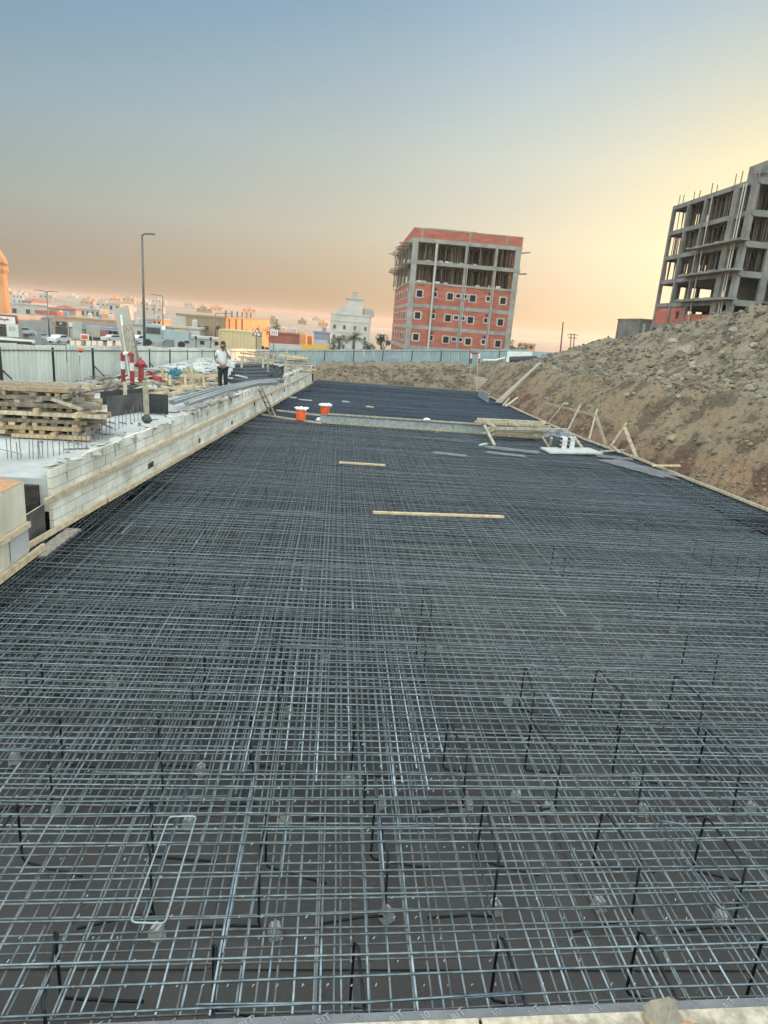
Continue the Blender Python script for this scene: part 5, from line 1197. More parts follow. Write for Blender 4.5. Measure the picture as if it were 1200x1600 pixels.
# shop row with four fronts
t, x0, x1, zb, zt = house('shop_row', 'sandy row of single storey shops with dark signs', 'shop', 48, 188, 492, 531, 180, 12, 'shop', roof='flat', band='shop')
y = 180; W = x1 - x0; Hh = zt - zb
sg = [(.02, .25, 'board', 'blue_grey'), (.29, .40, 'blackp', 'white'), (.43, .58, 'board', 'redw'), (.59, .98, 'blue_grey', 'white')]
for a, b_, mb_, ml in sg:
    MB().aabb((x0 + W * a, y - .4, zb + Hh * .60), (x0 + W * b_, y - .15, zb + Hh * .80), .5).build('sign_board', mb_, t)
    squiggle(t, x0 + W * (a + .04), x0 + W * (b_ - .04), zb + Hh * .70, .55, y - .44, ml)
for a, b_ in ((.03, .19), (.21, .26), (.28, .42), (.61, .68), (.70, .79), (.81, .90), (.92, .97)):
    MB().aabb((x0 + W * a, y - .12, zb + .1), (x0 + W * b_, y - .02, zb + Hh * .55), .5).build('shop_window', 'glass', t)
MB().aabb((x0 + W * .44, y - .14, zb + .1), (x0 + W * .58, y - .02, zb + Hh * .52), .5).build('shop_front', 'cream', t)
MB().aabb((x0 + W * .58, y - 1.6, zb + Hh * .55), (x1, y - .2, zb + Hh * .60), .5).build('awning', 'blue_grey', t)
for a in (.265, .425, .69, .80): MB().aabb((x0 + W * a - .12, y - .5, zb), (x0 + W * a + .12, y - .2, zb + Hh * .6), .5).build('pier', 'cream', t)
MB().aabb((x0 + W * .06, y - .1, zt + .4), (x0 + W * .30, y + 6, zt + 1.3), .5).build('roof_parapet', 'redw', t)
# middle block: white shops, low white sheds
house('shop_building', 'long white shed behind the leaning boards', 'building', 197, 238, 507, 540, 150, 14, 'wwall', (3, 1), 'flat')
t, x0, x1, zb, zt = house('cafe_building', 'white fronted cafe with dark upper windows right of the street lamp', 'building', 240, 270, 510, 541, 140, 8, 'cream', roof='flat', band='wwall')
MB().aabb((x0 + .4, 139.8, zb + 2.2), (x1 - 1.4, 139.95, zt - .35), .5).build('window_band', 'glass', t)
MB().aabb((x0 + .4, 139.8, zb + 1.2), (x1 - .8, 139.95, zb + 2.1), .5).build('sign_board', 'shop', t)
t, x0, x1, zb, zt = house('shed', 'low shed with yellow poster and pale shutter', 'shed', 271, 313, 512, 529, 118, 6, 'trim', roof='flat')
MB().aabb((x0 + .2, 117.85, zb + .4), (x0 + (x1 - x0) * .5, 117.97, zt - .2), .5).build('poster', 'yellow', t)
MB().aabb((x0 + (x1 - x0) * .58, 117.85, zb + .2), (x1 - .1, 117.97, zt - .2), .5).build('shutter', 'wwall', t)
# white site cabins
for u0, u1, v0, v1, l in ((283, 306, 527.5, 544, 'left white site cabin with dark marks'), (307, 329, 529, 546, 'middle white site cabin'), (330, 340, 531, 547, 'narrow white cabin end beside the cream container')):
    t, x0, x1, zb, zt = house('site_cabin', l, 'cabin', u0, u1, v0, v1, 100, 2.6, 'wwall', roof='flat', band='wwall')
    MB().aabb((x0 + .5, 99.9, zb + .7), (x0 + 1.1, 99.97, zb + 1.2), .5).build('vent', 'dark', t)
    MB().aabb((x1 - .15, 99.9, zb + .1), (x1 - .05, 99.97, zt - .1), .5).build('corner_post', 'trim', t)
wall_uv('white_wall', 255, 272, 528, 529.5, 96, 2.2, .2, 'sheet_blue', 'pale blue truck box standing behind the fence', 'truck box')
# cream container with ribs
t = thing('container', 'cream ribbed container behind the fence right of the standing man', 'container', UY(375, 560, 86))
a, b_ = UY(342, 515, 86), UY(402, 519, 86); zb = UY(370, 556, 86).z - 1.5
mb = MB(); n_ = 40; vs = []
for i in range(n_ + 1): o = -.06 if i % 4 in (1, 2) else 0; x = lerp(a.x, b_.x, i / n_); vs += [(x, 86 + o, zb), (x, 86 + o, a.z - .1)]
mb.add(vs, [(2 * i, 2 * i + 2, 2 * i + 3, 2 * i + 1) for i in range(n_)], .5); mb.build('ribbed_side', 'ccream', t)
bx_ = MB(); bx_.aabb((a.x + .02, 86.06, zb), (b_.x - .02, 92, a.z - .12), .5); bx_.build('body', 'ccream', t)
MB().aabb((a.x, 85.9, a.z - .1), (b_.x, 92.02, a.z + .06), .5).build('top_rail', 'ccream', t)
for x in (a.x, b_.x - .15): MB().aabb((x - .01, 85.88, zb), (x + .16, 86.05, a.z - .1), .5).build('corner_post', 'ccream', t)
MB().aabb((lerp(a.x, b_.x, .68), 85.85, a.z - 3.2), (lerp(a.x, b_.x, .84), 85.9, a.z - 2.1), .5).build('hatch', 'trim', t)
# tan and orange warehouse: front tan, low sun's orange painted into the long side
t = thing('warehouse', 'flat tan warehouse whose long side is coloured orange for the low sun', 'building', UY(310, 530, 122))
y0 = 122; xa, xb = UY(276, 510, y0).x, UY(352, 515, y0).x; zt = UY(352, 498, y0).z; zb = UY(310, 540, y0).z - 3
k = 1.0
while True:
    q = Vector((xb, y0 * k, 3.)) - EYE; u = 600 + FPX * q.dot(CX_) / q.dot(CF_)
    if u > 420 or k > 4: break
    k += .01
y1 = y0 * k
MB().aabb((xa, y0, zb), (xb, y1, zt), .5).build('wall', 'tanw', t)
MB().aabb((xb + .01, y0 + .05, zb), (xb + .15, y1 - .05, zt - .02), .5).build('sun_painted_side', 'orangew', t)
MB().aabb((xa - .1, y0 - .12, zt), (xb + .25, y1 + .1, zt + .3), .5).build('roof_edge', 'tanw', t)
MB().aabb((xa + .02, y0 - .05, zb), (xa + 1.6, y0 - .005, zt - .05), .5).build('grey_strip', 'trim', t)
for fu in (293, 310, 322, 340): p = UY(fu, 512, y0 - .1); MB().aabb((p.x - .4, y0 - .08, p.z - .3), (p.x + .4, y0 - .01, p.z + .3), .5).build('window', 'glass', t)
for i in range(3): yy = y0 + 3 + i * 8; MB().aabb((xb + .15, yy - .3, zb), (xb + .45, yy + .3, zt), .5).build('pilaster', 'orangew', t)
for i in range(7): yy = lerp(y0 + 5, y1 - 5, i / 6.); MB().aabb((xb + .14, yy - .6, zt - 2.8), (xb + .2, yy + .6, zt - 2.0), .5).build('window', 'glass', t)
for i in range(6): yy = y0 + 4 + i * 7; MB().tube([(xb - .6, yy, zt), (xb - .6, yy, zt + 1.4)], .2, 6).build('roof_vent', 'tanw', t)
# flat dull red building and orange blocks
house('red_building', 'long low dull red building right of the chevron sign', 'building', 420, 468, 520.5, 541, 150, 14, 'redw', roof='flat', band='redw')
house('orange_block', 'small bright orange block at the end of the red building', 'building', 468, 478, 522, 538, 145, 8, 'orangew')
house('orange_block', 'narrow orange block right of the bright orange block', 'building', 480, 488, 525, 538, 152, 8, 'orangew')
house('grey_shed', 'grey clad shed left of the white apartment house', 'shed', 490, 516, 519.5, 537, 165, 12, 'blue_grey', roof='flat', band='blue_grey')
wall_uv('white_wall', 421, 474, 536, 539, 110, 4.0, .2, 'wwall', 'low white wall before the dull red building', 'wall')
wall_uv('yellow_hoarding', 471, 513, 537.5, 540.5, 100, 3.4, .2, 'yellow', 'mustard yellow hoarding behind the blue fence', 'hoarding')
wall_uv('white_wall', 489, 514, 530.5, 532, 130, 3.0, .2, 'wwall', 'short white wall behind the yellow hoarding', 'wall')
# white apartment house with stepped top
t = thing('apartment_house', 'white apartment house with stepped roof tower and sunlit side', 'building', UY(550, 535, 245))
y = 245; x0, x1 = UY(516, 510, y).x, UY(577, 515, y).x; zt = UY(517, 490, y).z; zb = UY(545, 540, y).z - 4
MB().aabb((x0, y, zb), (x1, y + 26, zt), .5).build('main_wall', 'wwall', t)
crn = [(x0 - .2, y - .25, zt - .1)]
for i in range(13): f = i / 12; crn.append((lerp(x0, x1, f) , y - .25, zt + .5 + 1.6 * max(0, 1 - abs(f - .5) * 3.2)))
crn.append((x1 + .2, y - .25, zt - .1)); MB().prism(crn, (0, .6, 0), .5).build('curved_parapet', 'wwall', t)
for z in (zt - 2.4, zt - 6.1): MB().aabb((x0 - .1, y - .2, z), (x1 + .1, y + .0, z + .25), .5).build('cornice', 'trim', t)
for i, f in enumerate((.11, .36, .63, .90)):
    for j in range(3):
        z = zt - 4.3 - j * 3.5; fx = lerp(x0, x1, f)
        fo_ = MB().aabb((fx - .7, y - .12, z - .9), (fx + .7, y + .02, z + .9), .5).build('window', 'trim', t); MB().aabb((fx - .4, y - .16, z - .65), (fx + .4, y - .125, z + .65), .5).build('pane', 'glass', fo_)
def sub(u0, u1, v0, yy, dep, nm, m='wwall', z0=zt):
    xa, xb, zz = UY(u0, v0 + 4, yy).x, UY(u1, v0 + 4, yy).x, UY(u0, v0, yy).z; MB().aabb((xa, yy, z0), (xb, yy + dep, zz), .5).build(nm, m, t); return zz
sub(527, 538, 479, y + 2, 6, 'roof_room', 'trim'); sub(538, 566, 478, y + 2.2, 9, 'penthouse'); sub(568, 585, 482, y + 8, 8, 'roof_room', 'trim')
z1_ = sub(543, 568, 467, y + 3.2, 9, 'stair_tower'); xa, xb = UY(541, 467, y + 3).x, UY(569, 469, y + 3).x; MB().aabb((xa, y + 2.8, z1_), (xb, y + 12.5, z1_ + .4), .5).build('tower_cornice', 'trim', t)
z2_ = sub(551, 560, 456, y + 5, 3, 'water_tank', 'trim', z1_ + .4); MB().aabb((UY(550.5, 456, y + 5).x, y + 4.8, z2_), (UY(561, 456, y + 5).x, y + 8.2, z2_ + .3), .5).build('tank_lid', 'trim', t)
for i in range(4):
    for j in range(3): MB().aabb((x1 - .02, y + 3 + i * 6, zt - 4.9 - j * 3.5), (x1 + .08, y + 4.4 + i * 6, zt - 3.4 - j * 3.5), .5).build('window', 'glass', t)
MB().aabb((x1 - .5, y + 14, zb), (x1 + .9, y + 17, zt + 1.5), .5).build('stair_shaft', 'wwall', t)

# far hillside houses
hs_ = 0
while hs_ < 44:
    u = rnd(-40, 330) if hs_ < 36 else rnd(330, 520); yy = rnd(620, 1150); x = UY(u, 480, yy).x; z = plain(x, yy)
    d = Vector((x, yy, z)) - EYE; v = 800 - FPX * d.dot(CY_) / d.dot(CF_)
    hgt, wd_ = rnd(3.5, 7), rnd(8, 18)
    t = thing('hillside_house', 'tiny pale house on the hazy far hillside', 'house', (x, yy, z - 1), 'houses on the far hillside')
    m_ = random.choice(['cream', 'tanw', 'cream', 'orangew', 'tanw', 'trim', 'shop'])
    MB().aabb((x - wd_ / 2, yy, z - 3), (x + wd_ / 2, yy + 9, z + hgt), .5).build('wall', m_, t)
    w_ = MB()
    for i in range(3): MB().aabb((x - wd_ / 2 + wd_ * (i + .3) / 3, yy - .1, z + hgt * .5), (x - wd_ / 2 + wd_ * (i + .6) / 3, yy, z + hgt * .5 + 1.6), .5).build('window', 'glass', t)
    MB().aabb((x - wd_ * .2, yy + 2, z + hgt), (x + wd_ * .15, yy + 6, z + hgt + 2.4), .5).build('roof_room', m_, t)
    hs_ += 1

# ------------------------------------------------------------------ street furniture
def lamp(u, vt, vb, y, r, label, arms=1, al=.6):
    a, b_ = UY(u + .03 * (vb - vt), vb, y), UY(u, vt, y); a = Vector((b_.x, y, a.z)); t = thing('street_lamp', label, 'street lamp', a)
    MB().tube([a, b_], [r, r * .6], 8).build('pole', 'lampm', t, smooth=True)
    for s in ([1] if arms == 1 else [1, -1]):
        MB().tube([b_, b_ + Vector((s * al * .3, -.05, .12)), b_ + Vector((s * al, -.1, .16))], r * .5, 6).build('arm', 'lampm', t)
        MB().box(b_ + Vector((s * al * 1.25, -.1, .16)), (al * .8, .28, .1)).build('lamp_head', 'lampm', t)
    return t
lamp(222, 368, 548, 56, .12, 'tall slim street lamp with one arm beyond the left fence')
lamp(254, 463, 540, 122, .12, 'shorter distant street lamp right of the tall lamp', al=-1.2)
lamp(73, 456, 534, 140, .14, 'distant twin armed street lamp before the shop row', 2, 1.4)
lamp(241, 478, 520, 260, .2, 'far twin armed lamp on the hazy hillside road', 2, 2.2)
lamp(337, 490, 530, 118, .1, 'street lamp with one arm before the tan warehouse', al=1.6)
def sign_post(u, vt, vb, y, label):
    a, b_ = UY(u, vb, y), UY(u, vt, y); t = thing('road_sign', label, 'road sign', Vector((b_.x, y, a.z))); MB().tube([Vector((b_.x, y, a.z)), b_], .05, 6).build('post', 'lampm', t); return t
t = sign_post(401, 524, 556, 78, 'red bordered triangular bend warning sign behind the fence')
A, B, C = UY(393.5, 525, 77.9), UY(409.5, 526.5, 77.9), UY(402.3, 511, 77.9); ctr = (A + B + C) / 3
MB().prism([A, B, C], (0, .04, 0), .5).build('border', 'red', t)
ins = lambda k, dy: [ctr + (q - ctr) * k + Vector((0, dy, 0)) for q in (A, B, C)]
MB().prism(ins(.66, -.012), (0, .01, 0), .5).build('face', 'white', t)
s = (B - A).length
MB().tube([ctr + Vector((-.08, -.03, -.22)) * s, ctr + Vector((-.08, -.03, -.02)) * s, ctr + Vector((-.03, -.03, .06)) * s, ctr + Vector((.06, -.03, .07)) * s], .04 * s, 6).build('bend_arrow', 'blackp', t)
MB().prism([ctr + Vector((.05, -.04, .15)) * s, ctr + Vector((.17, -.04, .07)) * s, ctr + Vector((.05, -.04, -.01)) * s], (0, .02, 0)).build('arrow_head', 'blackp', t)
t = sign_post(428, 516, 556, 78, 'white chevron board with three red arrows behind the fence')
A, B = UY(422.3, 523.6, 77.9), UY(434.3, 515.6, 77.9)
MB().aabb((A.x, 77.9, A.z), (B.x, 77.94, B.z), .5).build('board', 'white', t)
w_, h_ = B.x - A.x, B.z - A.z
for k in range(3):
    x = A.x + w_ * (.1 + .28 * k); c_ = MB()
    c_.prism([(x, 77.88, A.z + h_ * .9), (x + w_ * .11, 77.88, A.z + h_ * .9), (x + w_ * .25, 77.88, A.z + h_ * .5), (x + w_ * .14, 77.88, A.z + h_ * .5)], (0, .01, 0), .5)
    c_.prism([(x + w_ * .14, 77.88, A.z + h_ * .5), (x + w_ * .25, 77.88, A.z + h_ * .5), (x + w_ * .11, 77.88, A.z + h_ * .1), (x, 77.88, A.z + h_ * .1)], (0, .01, 0), .5)
    c_.build('chevron', 'red', t)
t = sign_post(132, 522, 545, 75, 'orange lit road works board above the fence')
A, B = UY(126, 531, 74.9), UY(138.5, 522.5, 74.9); MB().aabb((A.x, 74.9, A.z), (B.x, 74.98, B.z), .5).build('frame', 'white', t); MB().aabb((A.x + .1, 74.87, A.z + .1), (B.x - .1, 74.897, B.z - .1), .5).build('panel', 'orange', t)
squiggle(t, A.x + .18, B.x - .18, (A.z + B.z) / 2, .26, 74.86, 'redw')
t = sign_post(21, 508, 545, 70, 'white notice board with two grey marks at the left')
A, B = UY(11, 526, 69.9), UY(28, 507, 69.9); MB().aabb((A.x, 69.9, A.z), (B.x, 69.98, B.z), .5).build('board', 'white', t)
for k in (0, 1): MB().aabb((lerp(A.x, B.x, .22 + .3 * k), 69.87, lerp(A.z, B.z, .5)), (lerp(A.x, B.x, .45 + .3 * k), 69.898, lerp(A.z, B.z, .8)), .5).build('panel', 'trim', t)
t = thing('fallen_canopy', 'long white topped black canopy behind the fence at the left edge', 'canopy', UY(20, 536, 60))
MB().bar(UY(-8, 529, 60), UY(53, 534, 60), .5, .25).build('white_top', 'white', t); MB().bar(UY(-8, 533, 60), UY(52, 537, 60), .6, .3).build('black_side', 'blackp', t)
for k, (u, l) in enumerate(((112, 'first'), (121, 'second'), (137, 'third'), (146, 'fourth'), (155, 'fifth'), (170, 'sixth'), (183, 'seventh'), (190, 'eighth'))):
    yy = 62; a = UY(u - 3.6, 537, yy); b_ = UY(u + 3.6, 533, yy); z0 = a.z - 1.0; x0, x1 = a.x, b_.x; zt = b_.z
    pb = [(x0, yy, z0), (x0, yy + .6, z0), (x0, yy + .6, z0 + .25), (x0, yy + .4, zt), (x0, yy + .2, zt), (x0, yy, z0 + .25)]
    tag(MB().prism(pb, (x1 - x0, 0, 0)).build('jersey_barrier', 'barrier'), l + ' pale road barrier block from the left beyond the fence', 'barrier', 'road barriers')
t = thing('fence_beacon', 'small orange warning lamp fixed on the left fence rail', 'warning lamp', UY(126, 550, 24)); 
MB().box(UY(126, 547, 24.2), (.14, .06, .12)).build('lens', 'orange', t); MB().box(UY(126, 549.5, 24.2), (.10, .06, .05)).build('bracket', 'blackp', t)
def car(u, vb, y, label, m='carw', rz=0., L=4.5, hh=1.45):
    p = UY(u, vb, y); t = thing('parked_car', label, 'car', p); r = Matrix.Rotation(rz, 3, 'Z')
    tr = lambda x, yy, z: p + r @ Vector((x, yy, z))
    pf_ = [(-.5, .25), (-.5, .6), (-.47, .66), (-.28, .70), (-.16, .97), (.16, 1.0), (.30, .74), (.46, .66), (.5, .5), (.5, .25)]
    MB().prism([tr(a * L, -.88, z * hh) for a, z in pf_], r @ Vector((0, 1.76, 0)), .5).build('body', m, t)
    for yy in (-.90, .885): MB().prism([tr(a * L, yy, z * hh) for a, z in ((-.25, .70), (-.15, .92), (.14, .94), (.25, .73))], r @ Vector((0, .015, 0)), .5).build('side_window', 'glass', t)
    for a in (-.31, .31):
        for yy in (-.91, .69):
            w_ = MB().tube([tr(a * L, yy, .32), tr(a * L, yy + .22, .32)], .32, 12).build('wheel', 'tyre', t); MB().tube([tr(a * L, yy - .01, .32), tr(a * L, yy + .23, .32)], .18, 8).build('rim', 'carg', w_)
    for yy in (-.7, .7): MB().box(tr(-.502 * L, yy, .55 * hh), (.05, .25, .12), rz).build('headlight', 'white', t); MB().box(tr(.502 * L, yy, .6 * hh), (.05, .2, .15), rz).build('tail_light', 'red', t)
    return t
car(67, 521.5, 165, 'white car parked before the left shop windows', rz=1.35)
car(63, 531.5, 150, 'white saloon parked below the twin armed lamp', rz=1.3)
car(93, 536, 125, 'white car partly hidden by the fence below the shop row', rz=1.35)
car(177, 534.5, 140, 'white car left of the leaning cream board', rz=.9)
car(216, 538, 110, 'white car right of the leaning boards', rz=1.2)
car(36, 524, 130, 'silver car before the pale annex', 'carg', rz=.6)
# lorry
t = thing('truck', 'pale blue truck with open cab right of the street lamp', 'truck', UY(240, 541, 92)); p = UY(240, 541, 92)
MB().aabb((p.x - 1.1, 92, p.z + .6), (p.x + 1.1, 93.8, p.z + 2.7), .5).build('cab', 'sheet_blue', t); MB().aabb((p.x - .9, 91.93, p.z + 1.6), (p.x + .9, 91.99, p.z + 2.4), .5).build('windscreen', 'glass', t)
MB().aabb((p.x + 1.1, 92.2, p.z + 1.0), (p.x + 4.5, 94, p.z + 2.2), .5).build('load_box', 'sheet_blue', t)
for a in (-.7, 3.6): MB().tube([(p.x + a, 91.95, p.z + .45), (p.x + a, 92.3, p.z + .45)], .45, 12).build('wheel', 'tyre', t)
t = thing('van', 'pale box van with red rear parked before the dark shop windows', 'van', UY(146, 530, 165)); p = UY(146, 530, 165)
MB().aabb((p.x - 1.6, 165, p.z + .5), (p.x + 1.6, 168, p.z + 3.0), .5).build('box', 'cream', t); MB().aabb((p.x + 1.6, 165.1, p.z + .5), (p.x + 2.6, 167.9, p.z + 2.2), .5).build('cab', 'redw', t)
for a in (-1, 1.9): MB().tube([(p.x + a, 164.9, p.z + .4), (p.x + a, 165.3, p.z + .4)], .4, 10).build('wheel', 'tyre', t)
tag(MB().aabb(UY(121, 527, 150) - Vector((.9, 0, 0)), UY(121, 527, 150) + Vector((.9, .2, 3.2))).build('advertising_hoarding', 'wwall'), 'tall white panel standing before the shop row', 'hoarding')

# ------------------------------------------------------------------ trees
def palm(u, vt, vb, y, label, n_=26, spread=2.6, m='leaf'):
    a, b_ = UY(u, vb, y), UY(u, vt, y); a = Vector((b_.x, y, a.z)); t = thing('palm_tree', label, 'palm', a); b_.z -= spread * .35
    MB().tube([a - Vector((0, 0, 2)), a.lerp(b_, .5) + Vector((.1, 0, 0)), b_], [.28, .2, .2], 8).build('trunk', 'bark', t)
    for k in range(n_):
        f = MB(); az = k * 2.4; el = rnd(-.3, 1.2); L = spread * rnd(.8, 1.1); pr = None
        for i in range(9):
            s = i / 8; q = b_ + Vector((math.cos(az) * math.cos(el) * L * s, math.sin(az) * math.cos(el) * L * s, math.sin(el) * L * s - .55 * L * s * s))
            if pr is not None:
                sd_ = Vector((-math.sin(az), math.cos(az), 0)); wl_ = .42 * L * .5 * math.sin(math.pi * min(1, s * .9 + .1))
                for sg_ in (-1, 1):
                    for e in (0, .5):
                        c_ = pr.lerp(q, e); f.add([c_, c_.lerp(q, .35), c_ + sd_ * sg_ * wl_ + (q - pr) * 1.1 - Vector((0, 0, wl_ * .5))], [(0, 1, 2)], random.random())
            pr = q
        f.build('frond', m, t)
    return t
def bush(u0, u1, vt, vb, y, label, m='leafd', n_=900, name='shrub', cat='shrub'):
    a, b_ = UY((u0 + u1) / 2, vb, y), UY((u0 + u1) / 2, vt, y); rx = abs(UY(u1, vb, y).x - UY(u0, vb, y).x) / 2; h_ = b_.z - a.z
    t = thing(name, label, cat, Vector((b_.x, y, a.z))); c = Vector((b_.x, y, a.z)); f = MB(); tr = MB()
    cl = [(rnd(-.8, .8) * rx, rnd(-.5, .5) * rx, rnd(.25, .9) * h_, rnd(.2, .4)) for _ in range(9)]
    for q in cl: tr.tube([c - Vector((0, 0, 1)), c + Vector((q[0] * .5, q[1] * .5, q[2] * .5)), c + Vector(q[:3])], [.12, .07, .03], 5)
    for i in range(n_):
        q = random.choice(cl); d = Vector((random.gauss(0, 1), random.gauss(0, 1), random.gauss(0, 1))).normalized() * rnd(.3, 1) ** .5 * q[3] * max(rx, h_ * .6)
        p = c + Vector(q[:3]) + d; e = Vector((rnd(-1, 1), rnd(-1, 1), rnd(-1, 1))).normalized() * .05 * max(rx, 1) * 1.2; g = e.cross(Vector((rnd(-1, 1), rnd(-1, 1), rnd(-1, 1)))).normalized() * .04 * max(rx, 1) * 1.2
        f.add([p - e, p + g, p + e, p - g], [(0, 1, 2, 3)], random.random())
    f.build('crown', m, t); tr.build('trunk', 'bark', t); return t
palm(530, 522, 548, 105, 'grey green palm before the white apartment house, left of two', 30, 2.3)
palm(553, 518, 548, 105, 'taller palm before the white apartment house, right of two', 34, 2.7)
bush(512, 530, 531, 548, 100, 'low grey shrub left of the palms', 'leaf', 700)
bush(566, 588, 534, 548, 98, 'low grey shrub right of the taller palm', 'leaf', 700)
bush(586, 612, 522, 548, 108, 'dark round tree beside the left corner of the brick building', 'leafd', 1300, 'small_tree', 'tree')
bush(416, 436, 503, 541, 175, 'dark tree behind the chevron board', 'leafd', 1500, 'small_tree', 'tree')
bush(796, 818, 533, 550, 140, 'hazy green tree right of the brick building', 'leaf', 900, 'small_tree', 'tree')
bush(817, 828, 538, 550, 150, 'smaller hazy tree farther right of the brick building', 'leaf', 600, 'small_tree', 'tree')
house('tiny_house', 'tiny pink and dark house on the skyline right of the brick building', 'house', 823, 836, 538, 548, 170, 5, 'orangew', (1, 1), 'flat')
bush(406, 420, 540, 552, 92, 'small green shrub right of the cream container', 'leafd', 500)

# ------------------------------------------------------------------ the man on the telephone
F_ = UZ(348, 612, ZS)
def skin_mesh(name, chains, m, parent=None, origin=None, sub=2):
    vs, es, rs = [], [], []
    idx = {}
    for ch in chains:
        prev = None
        for key, p, r in ch:
            if key in idx: i = idx[key]
            else:
                i = len(vs); idx[key] = i; vs.append(Vector(p)); rs.append(r)
            if prev is not None: es.append((prev, i))
            prev = i
    me = bpy.data.meshes.new(name); me.from_pydata(vs, es, []); me.materials.append(MT[m])
    o = bpy.data.objects.new(name, me); COL.objects.link(o)
    sk = o.modifiers.new('skin', 'SKIN'); sk.use_smooth_shade = True
    for i, v_ in enumerate(me.skin_vertices[0].data):
        r = rs[i]; v_.radius = (r, r) if not isinstance(r, tuple) else r; v_.use_root = (i == 0)
    ss = o.modifiers.new('sub', 'SUBSURF'); ss.levels = 1; ss.render_levels = sub
    dg = bpy.context.evaluated_depsgraph_get(); nm = bpy.data.meshes.new_from_object(o.evaluated_get(dg)); o.modifiers.clear(); o.data = nm; nm.name = name
    a = nm.attributes.new('var', 'FLOAT', 'FACE'); a.data.foreach_set('value', [.5] * len(nm.polygons))
    if parent is not None: o.parent = parent
    else: o.location = origin
    ORG[o.name] = Vector(origin) if origin is not None else ORG[parent.name]
    return o
S = 1.0   # figure in local metres, facing the camera (-y)
J = dict(pel=((0, 0, .93), .09), spine=((.0, .0, 1.15), .09), chest=((0, .0, 1.36), .10), neck=((0, -.01, 1.50), .055), head0=((-.0, -.02, 1.58), .075), head1=((-.005, -.03, 1.66), .095), head2=((-.005, -.025, 1.73), .075),
 lh=((-.09, 0, .88), .07), lk=((-.10, -.02, .50), .045), la=((-.09, .02, .09), .035), lt=((-.11, -.14, .04), .04),
 rh=((.09, 0, .88), .07), rk=((.10, -.03, .50), .045), ra=((.12, .02, .09), .035), rt=((.15, -.14, .04), .04),
 ls=((-.19, .01, 1.42), .06), le=((-.29, .03, 1.16), .045), lw=((-.22, -.14, 1.05), .03), lp=((-.17, -.19, 1.05), .035),
 rs=((.19, .01, 1.42), .06), re=((.27, -.10, 1.20), .045), rw=((.15, -.15, 1.42), .03), rp=((.12, -.13, 1.53), .035))
def ch_(*k): return [(q, J[q][0], J[q][1]) for q in k]
fing = []
for hnd, base, dirn, across in (('l', J['lp'][0], Vector((.8, -.5, -.1)), Vector((0, .2, 1))), ('r', J['rp'][0], Vector((-.25, .1, 1)), Vector((.2, 1, 0)))):
    d = dirn.normalized(); ac = across.normalized()
    for k, l in enumerate((.075, .085, .08, .06)):
        b_ = Vector(base) + ac * (k - 1.5) * .021
        fing.append([(hnd + 'p', base, .035), (f'{hnd}f{k}a', b_ + d * .03, .010), (f'{hnd}f{k}b', b_ + d * (.03 + l * .5), .009), (f'{hnd}f{k}c', b_ + d * (.03 + l) + Vector((-.01, .01, -.012)), .008)])
    fing.append([(hnd + 'p', base, .035), (hnd + 'ta', Vector(base) - ac * .045 + d * .0, .011), (hnd + 'tb', Vector(base) - ac * .055 + d * .04, .010)])
body = skin_mesh('person', [ch_('pel', 'spine', 'chest', 'neck', 'head0', 'head1', 'head2'), ch_('pel', 'lh', 'lk', 'la', 'lt'), ch_('pel', 'rh', 'rk', 'ra', 'rt'), ch_('chest', 'ls', 'le', 'lw', 'lp'), ch_('chest', 'rs', 're', 'rw', 'rp')] + fing, 'skin', None, F_)
tag(body, 'man in white shirt and black trousers standing on the slab with phone at his ear', 'person')
ORG[body.name] = Vector((0, 0, 0))
def grow(k, d): return (k, J[k][0], J[k][1] + d)
skin_mesh('shirt', [[('pel', (0, 0, .90), (.19, .14)), ('spine', J['spine'][0], (.18, .135)), ('chest', J['chest'][0], (.19, .14)), ('nk', (0, 0, 1.47), .075)], [('chest', J['chest'][0], (.19, .14)), grow('ls', .025), ('ls2', (-.26, .025, 1.24), .068)], [('chest', J['chest'][0], (.19, .14)), grow('rs', .025), ('rs2', (.25, -.07, 1.27), .068)]], 'shirt', body)
skin_mesh('trousers', [[('pel', (0, 0, .97), .145), ('lh', (-.09, 0, .86), .115), ('lk', J['lk'][0], .085), ('la', (-.09, .01, .10), .075)], [('pel', (0, 0, .97), .145), ('rh', (.09, 0, .86), .115), ('rk', J['rk'][0], .085), ('ra', (.12, .01, .10), .075)]], 'trouser', body)
hb = MB(); cH = Vector((-.005, -.005, 1.715))
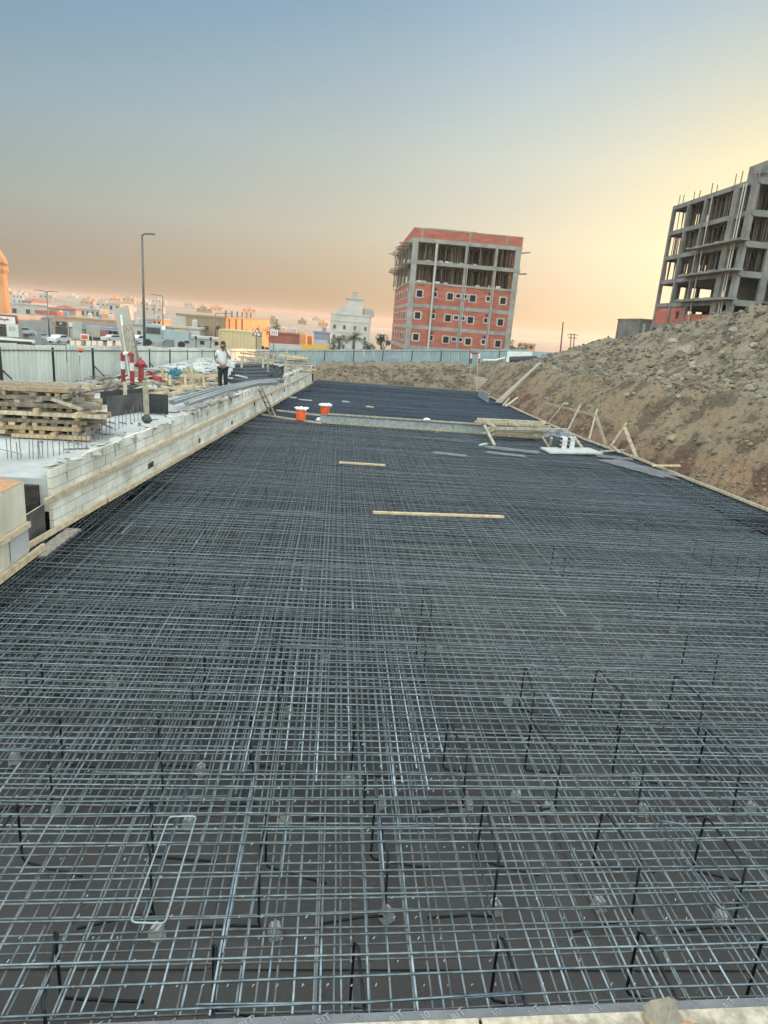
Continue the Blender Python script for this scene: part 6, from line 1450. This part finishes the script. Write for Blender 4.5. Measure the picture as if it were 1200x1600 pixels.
for j in range(7):
    for i in range(14):
        th, ph = j / 6 * 1.5, 2 * math.pi * i / 14; hb.v.append(cH + Vector((.092 * math.sin(th) * math.cos(ph), .108 * math.sin(th) * math.sin(ph) + .012, .105 * math.cos(th) - (.03 if math.sin(ph) > 0 else 0) * math.sin(th))))
hb.f = [(j * 14 + i, j * 14 + (i + 1) % 14, (j + 1) * 14 + (i + 1) % 14, (j + 1) * 14 + i) for j in range(6) for i in range(14)]; hb.a = [.5] * len(hb.f)
hb.build('hair', 'hair', body)
bd = MB()
for i in range(14): a = math.pi * (i / 13) + math.pi; bd.rock((-.005 + .078 * math.cos(a), -.035 + .078 * math.sin(a), 1.585 + .02 * abs(math.cos(a))), .026, .5)
bd.build('beard', 'hair', body)
fc = MB(); fc.rock((-.005, -.128, 1.655), .016, .5, 1.4); fc.build('nose', 'skin', body)
for s in (-1, 1): MB().rock((-.005 + s * .033, -.116, 1.685), .011, .5).build('eye', 'dark', body); MB().rock((-.005 + s * .095, -.02, 1.66), .024, .5, 1.5).build('ear', 'skin', body)
for a in (-.10, .135): MB().add([], []) if False else MB().rock((a, -.06, .045), .1, .5, .45).build('shoe', 'blackp', body)
tag(MB().bar(F_ + Vector((.105, -.10, 1.57)), F_ + Vector((.10, -.06, 1.70)), .012, .07, up=(0, 1, 0)).build('mobile_phone', 'blackp'), 'dark mobile phone held to the ear of the standing man', 'phone')
# ------------------------------------------------------------------ dusty evening air
hz = MB(); hz.aabb((-2790, -90, -26), (2790, 2690, 27), .5)
hm = bpy.data.materials.new('dusty air'); hm.use_nodes = True
hn = hm.node_tree; hn.nodes.remove(hn.nodes['Principled BSDF'])
pv = hn.nodes.new('ShaderNodeVolumePrincipled'); pv.inputs['Color'].default_value = (.93, .84, .78, 1); pv.inputs['Density'].default_value = .00024; pv.inputs['Anisotropy'].default_value = .2
hn.links.new(pv.outputs[0], hn.nodes['Material Output'].inputs['Volume'])
tag(hz.build('haze', hm, origin=(0, 0, -26)), kind='stuff')
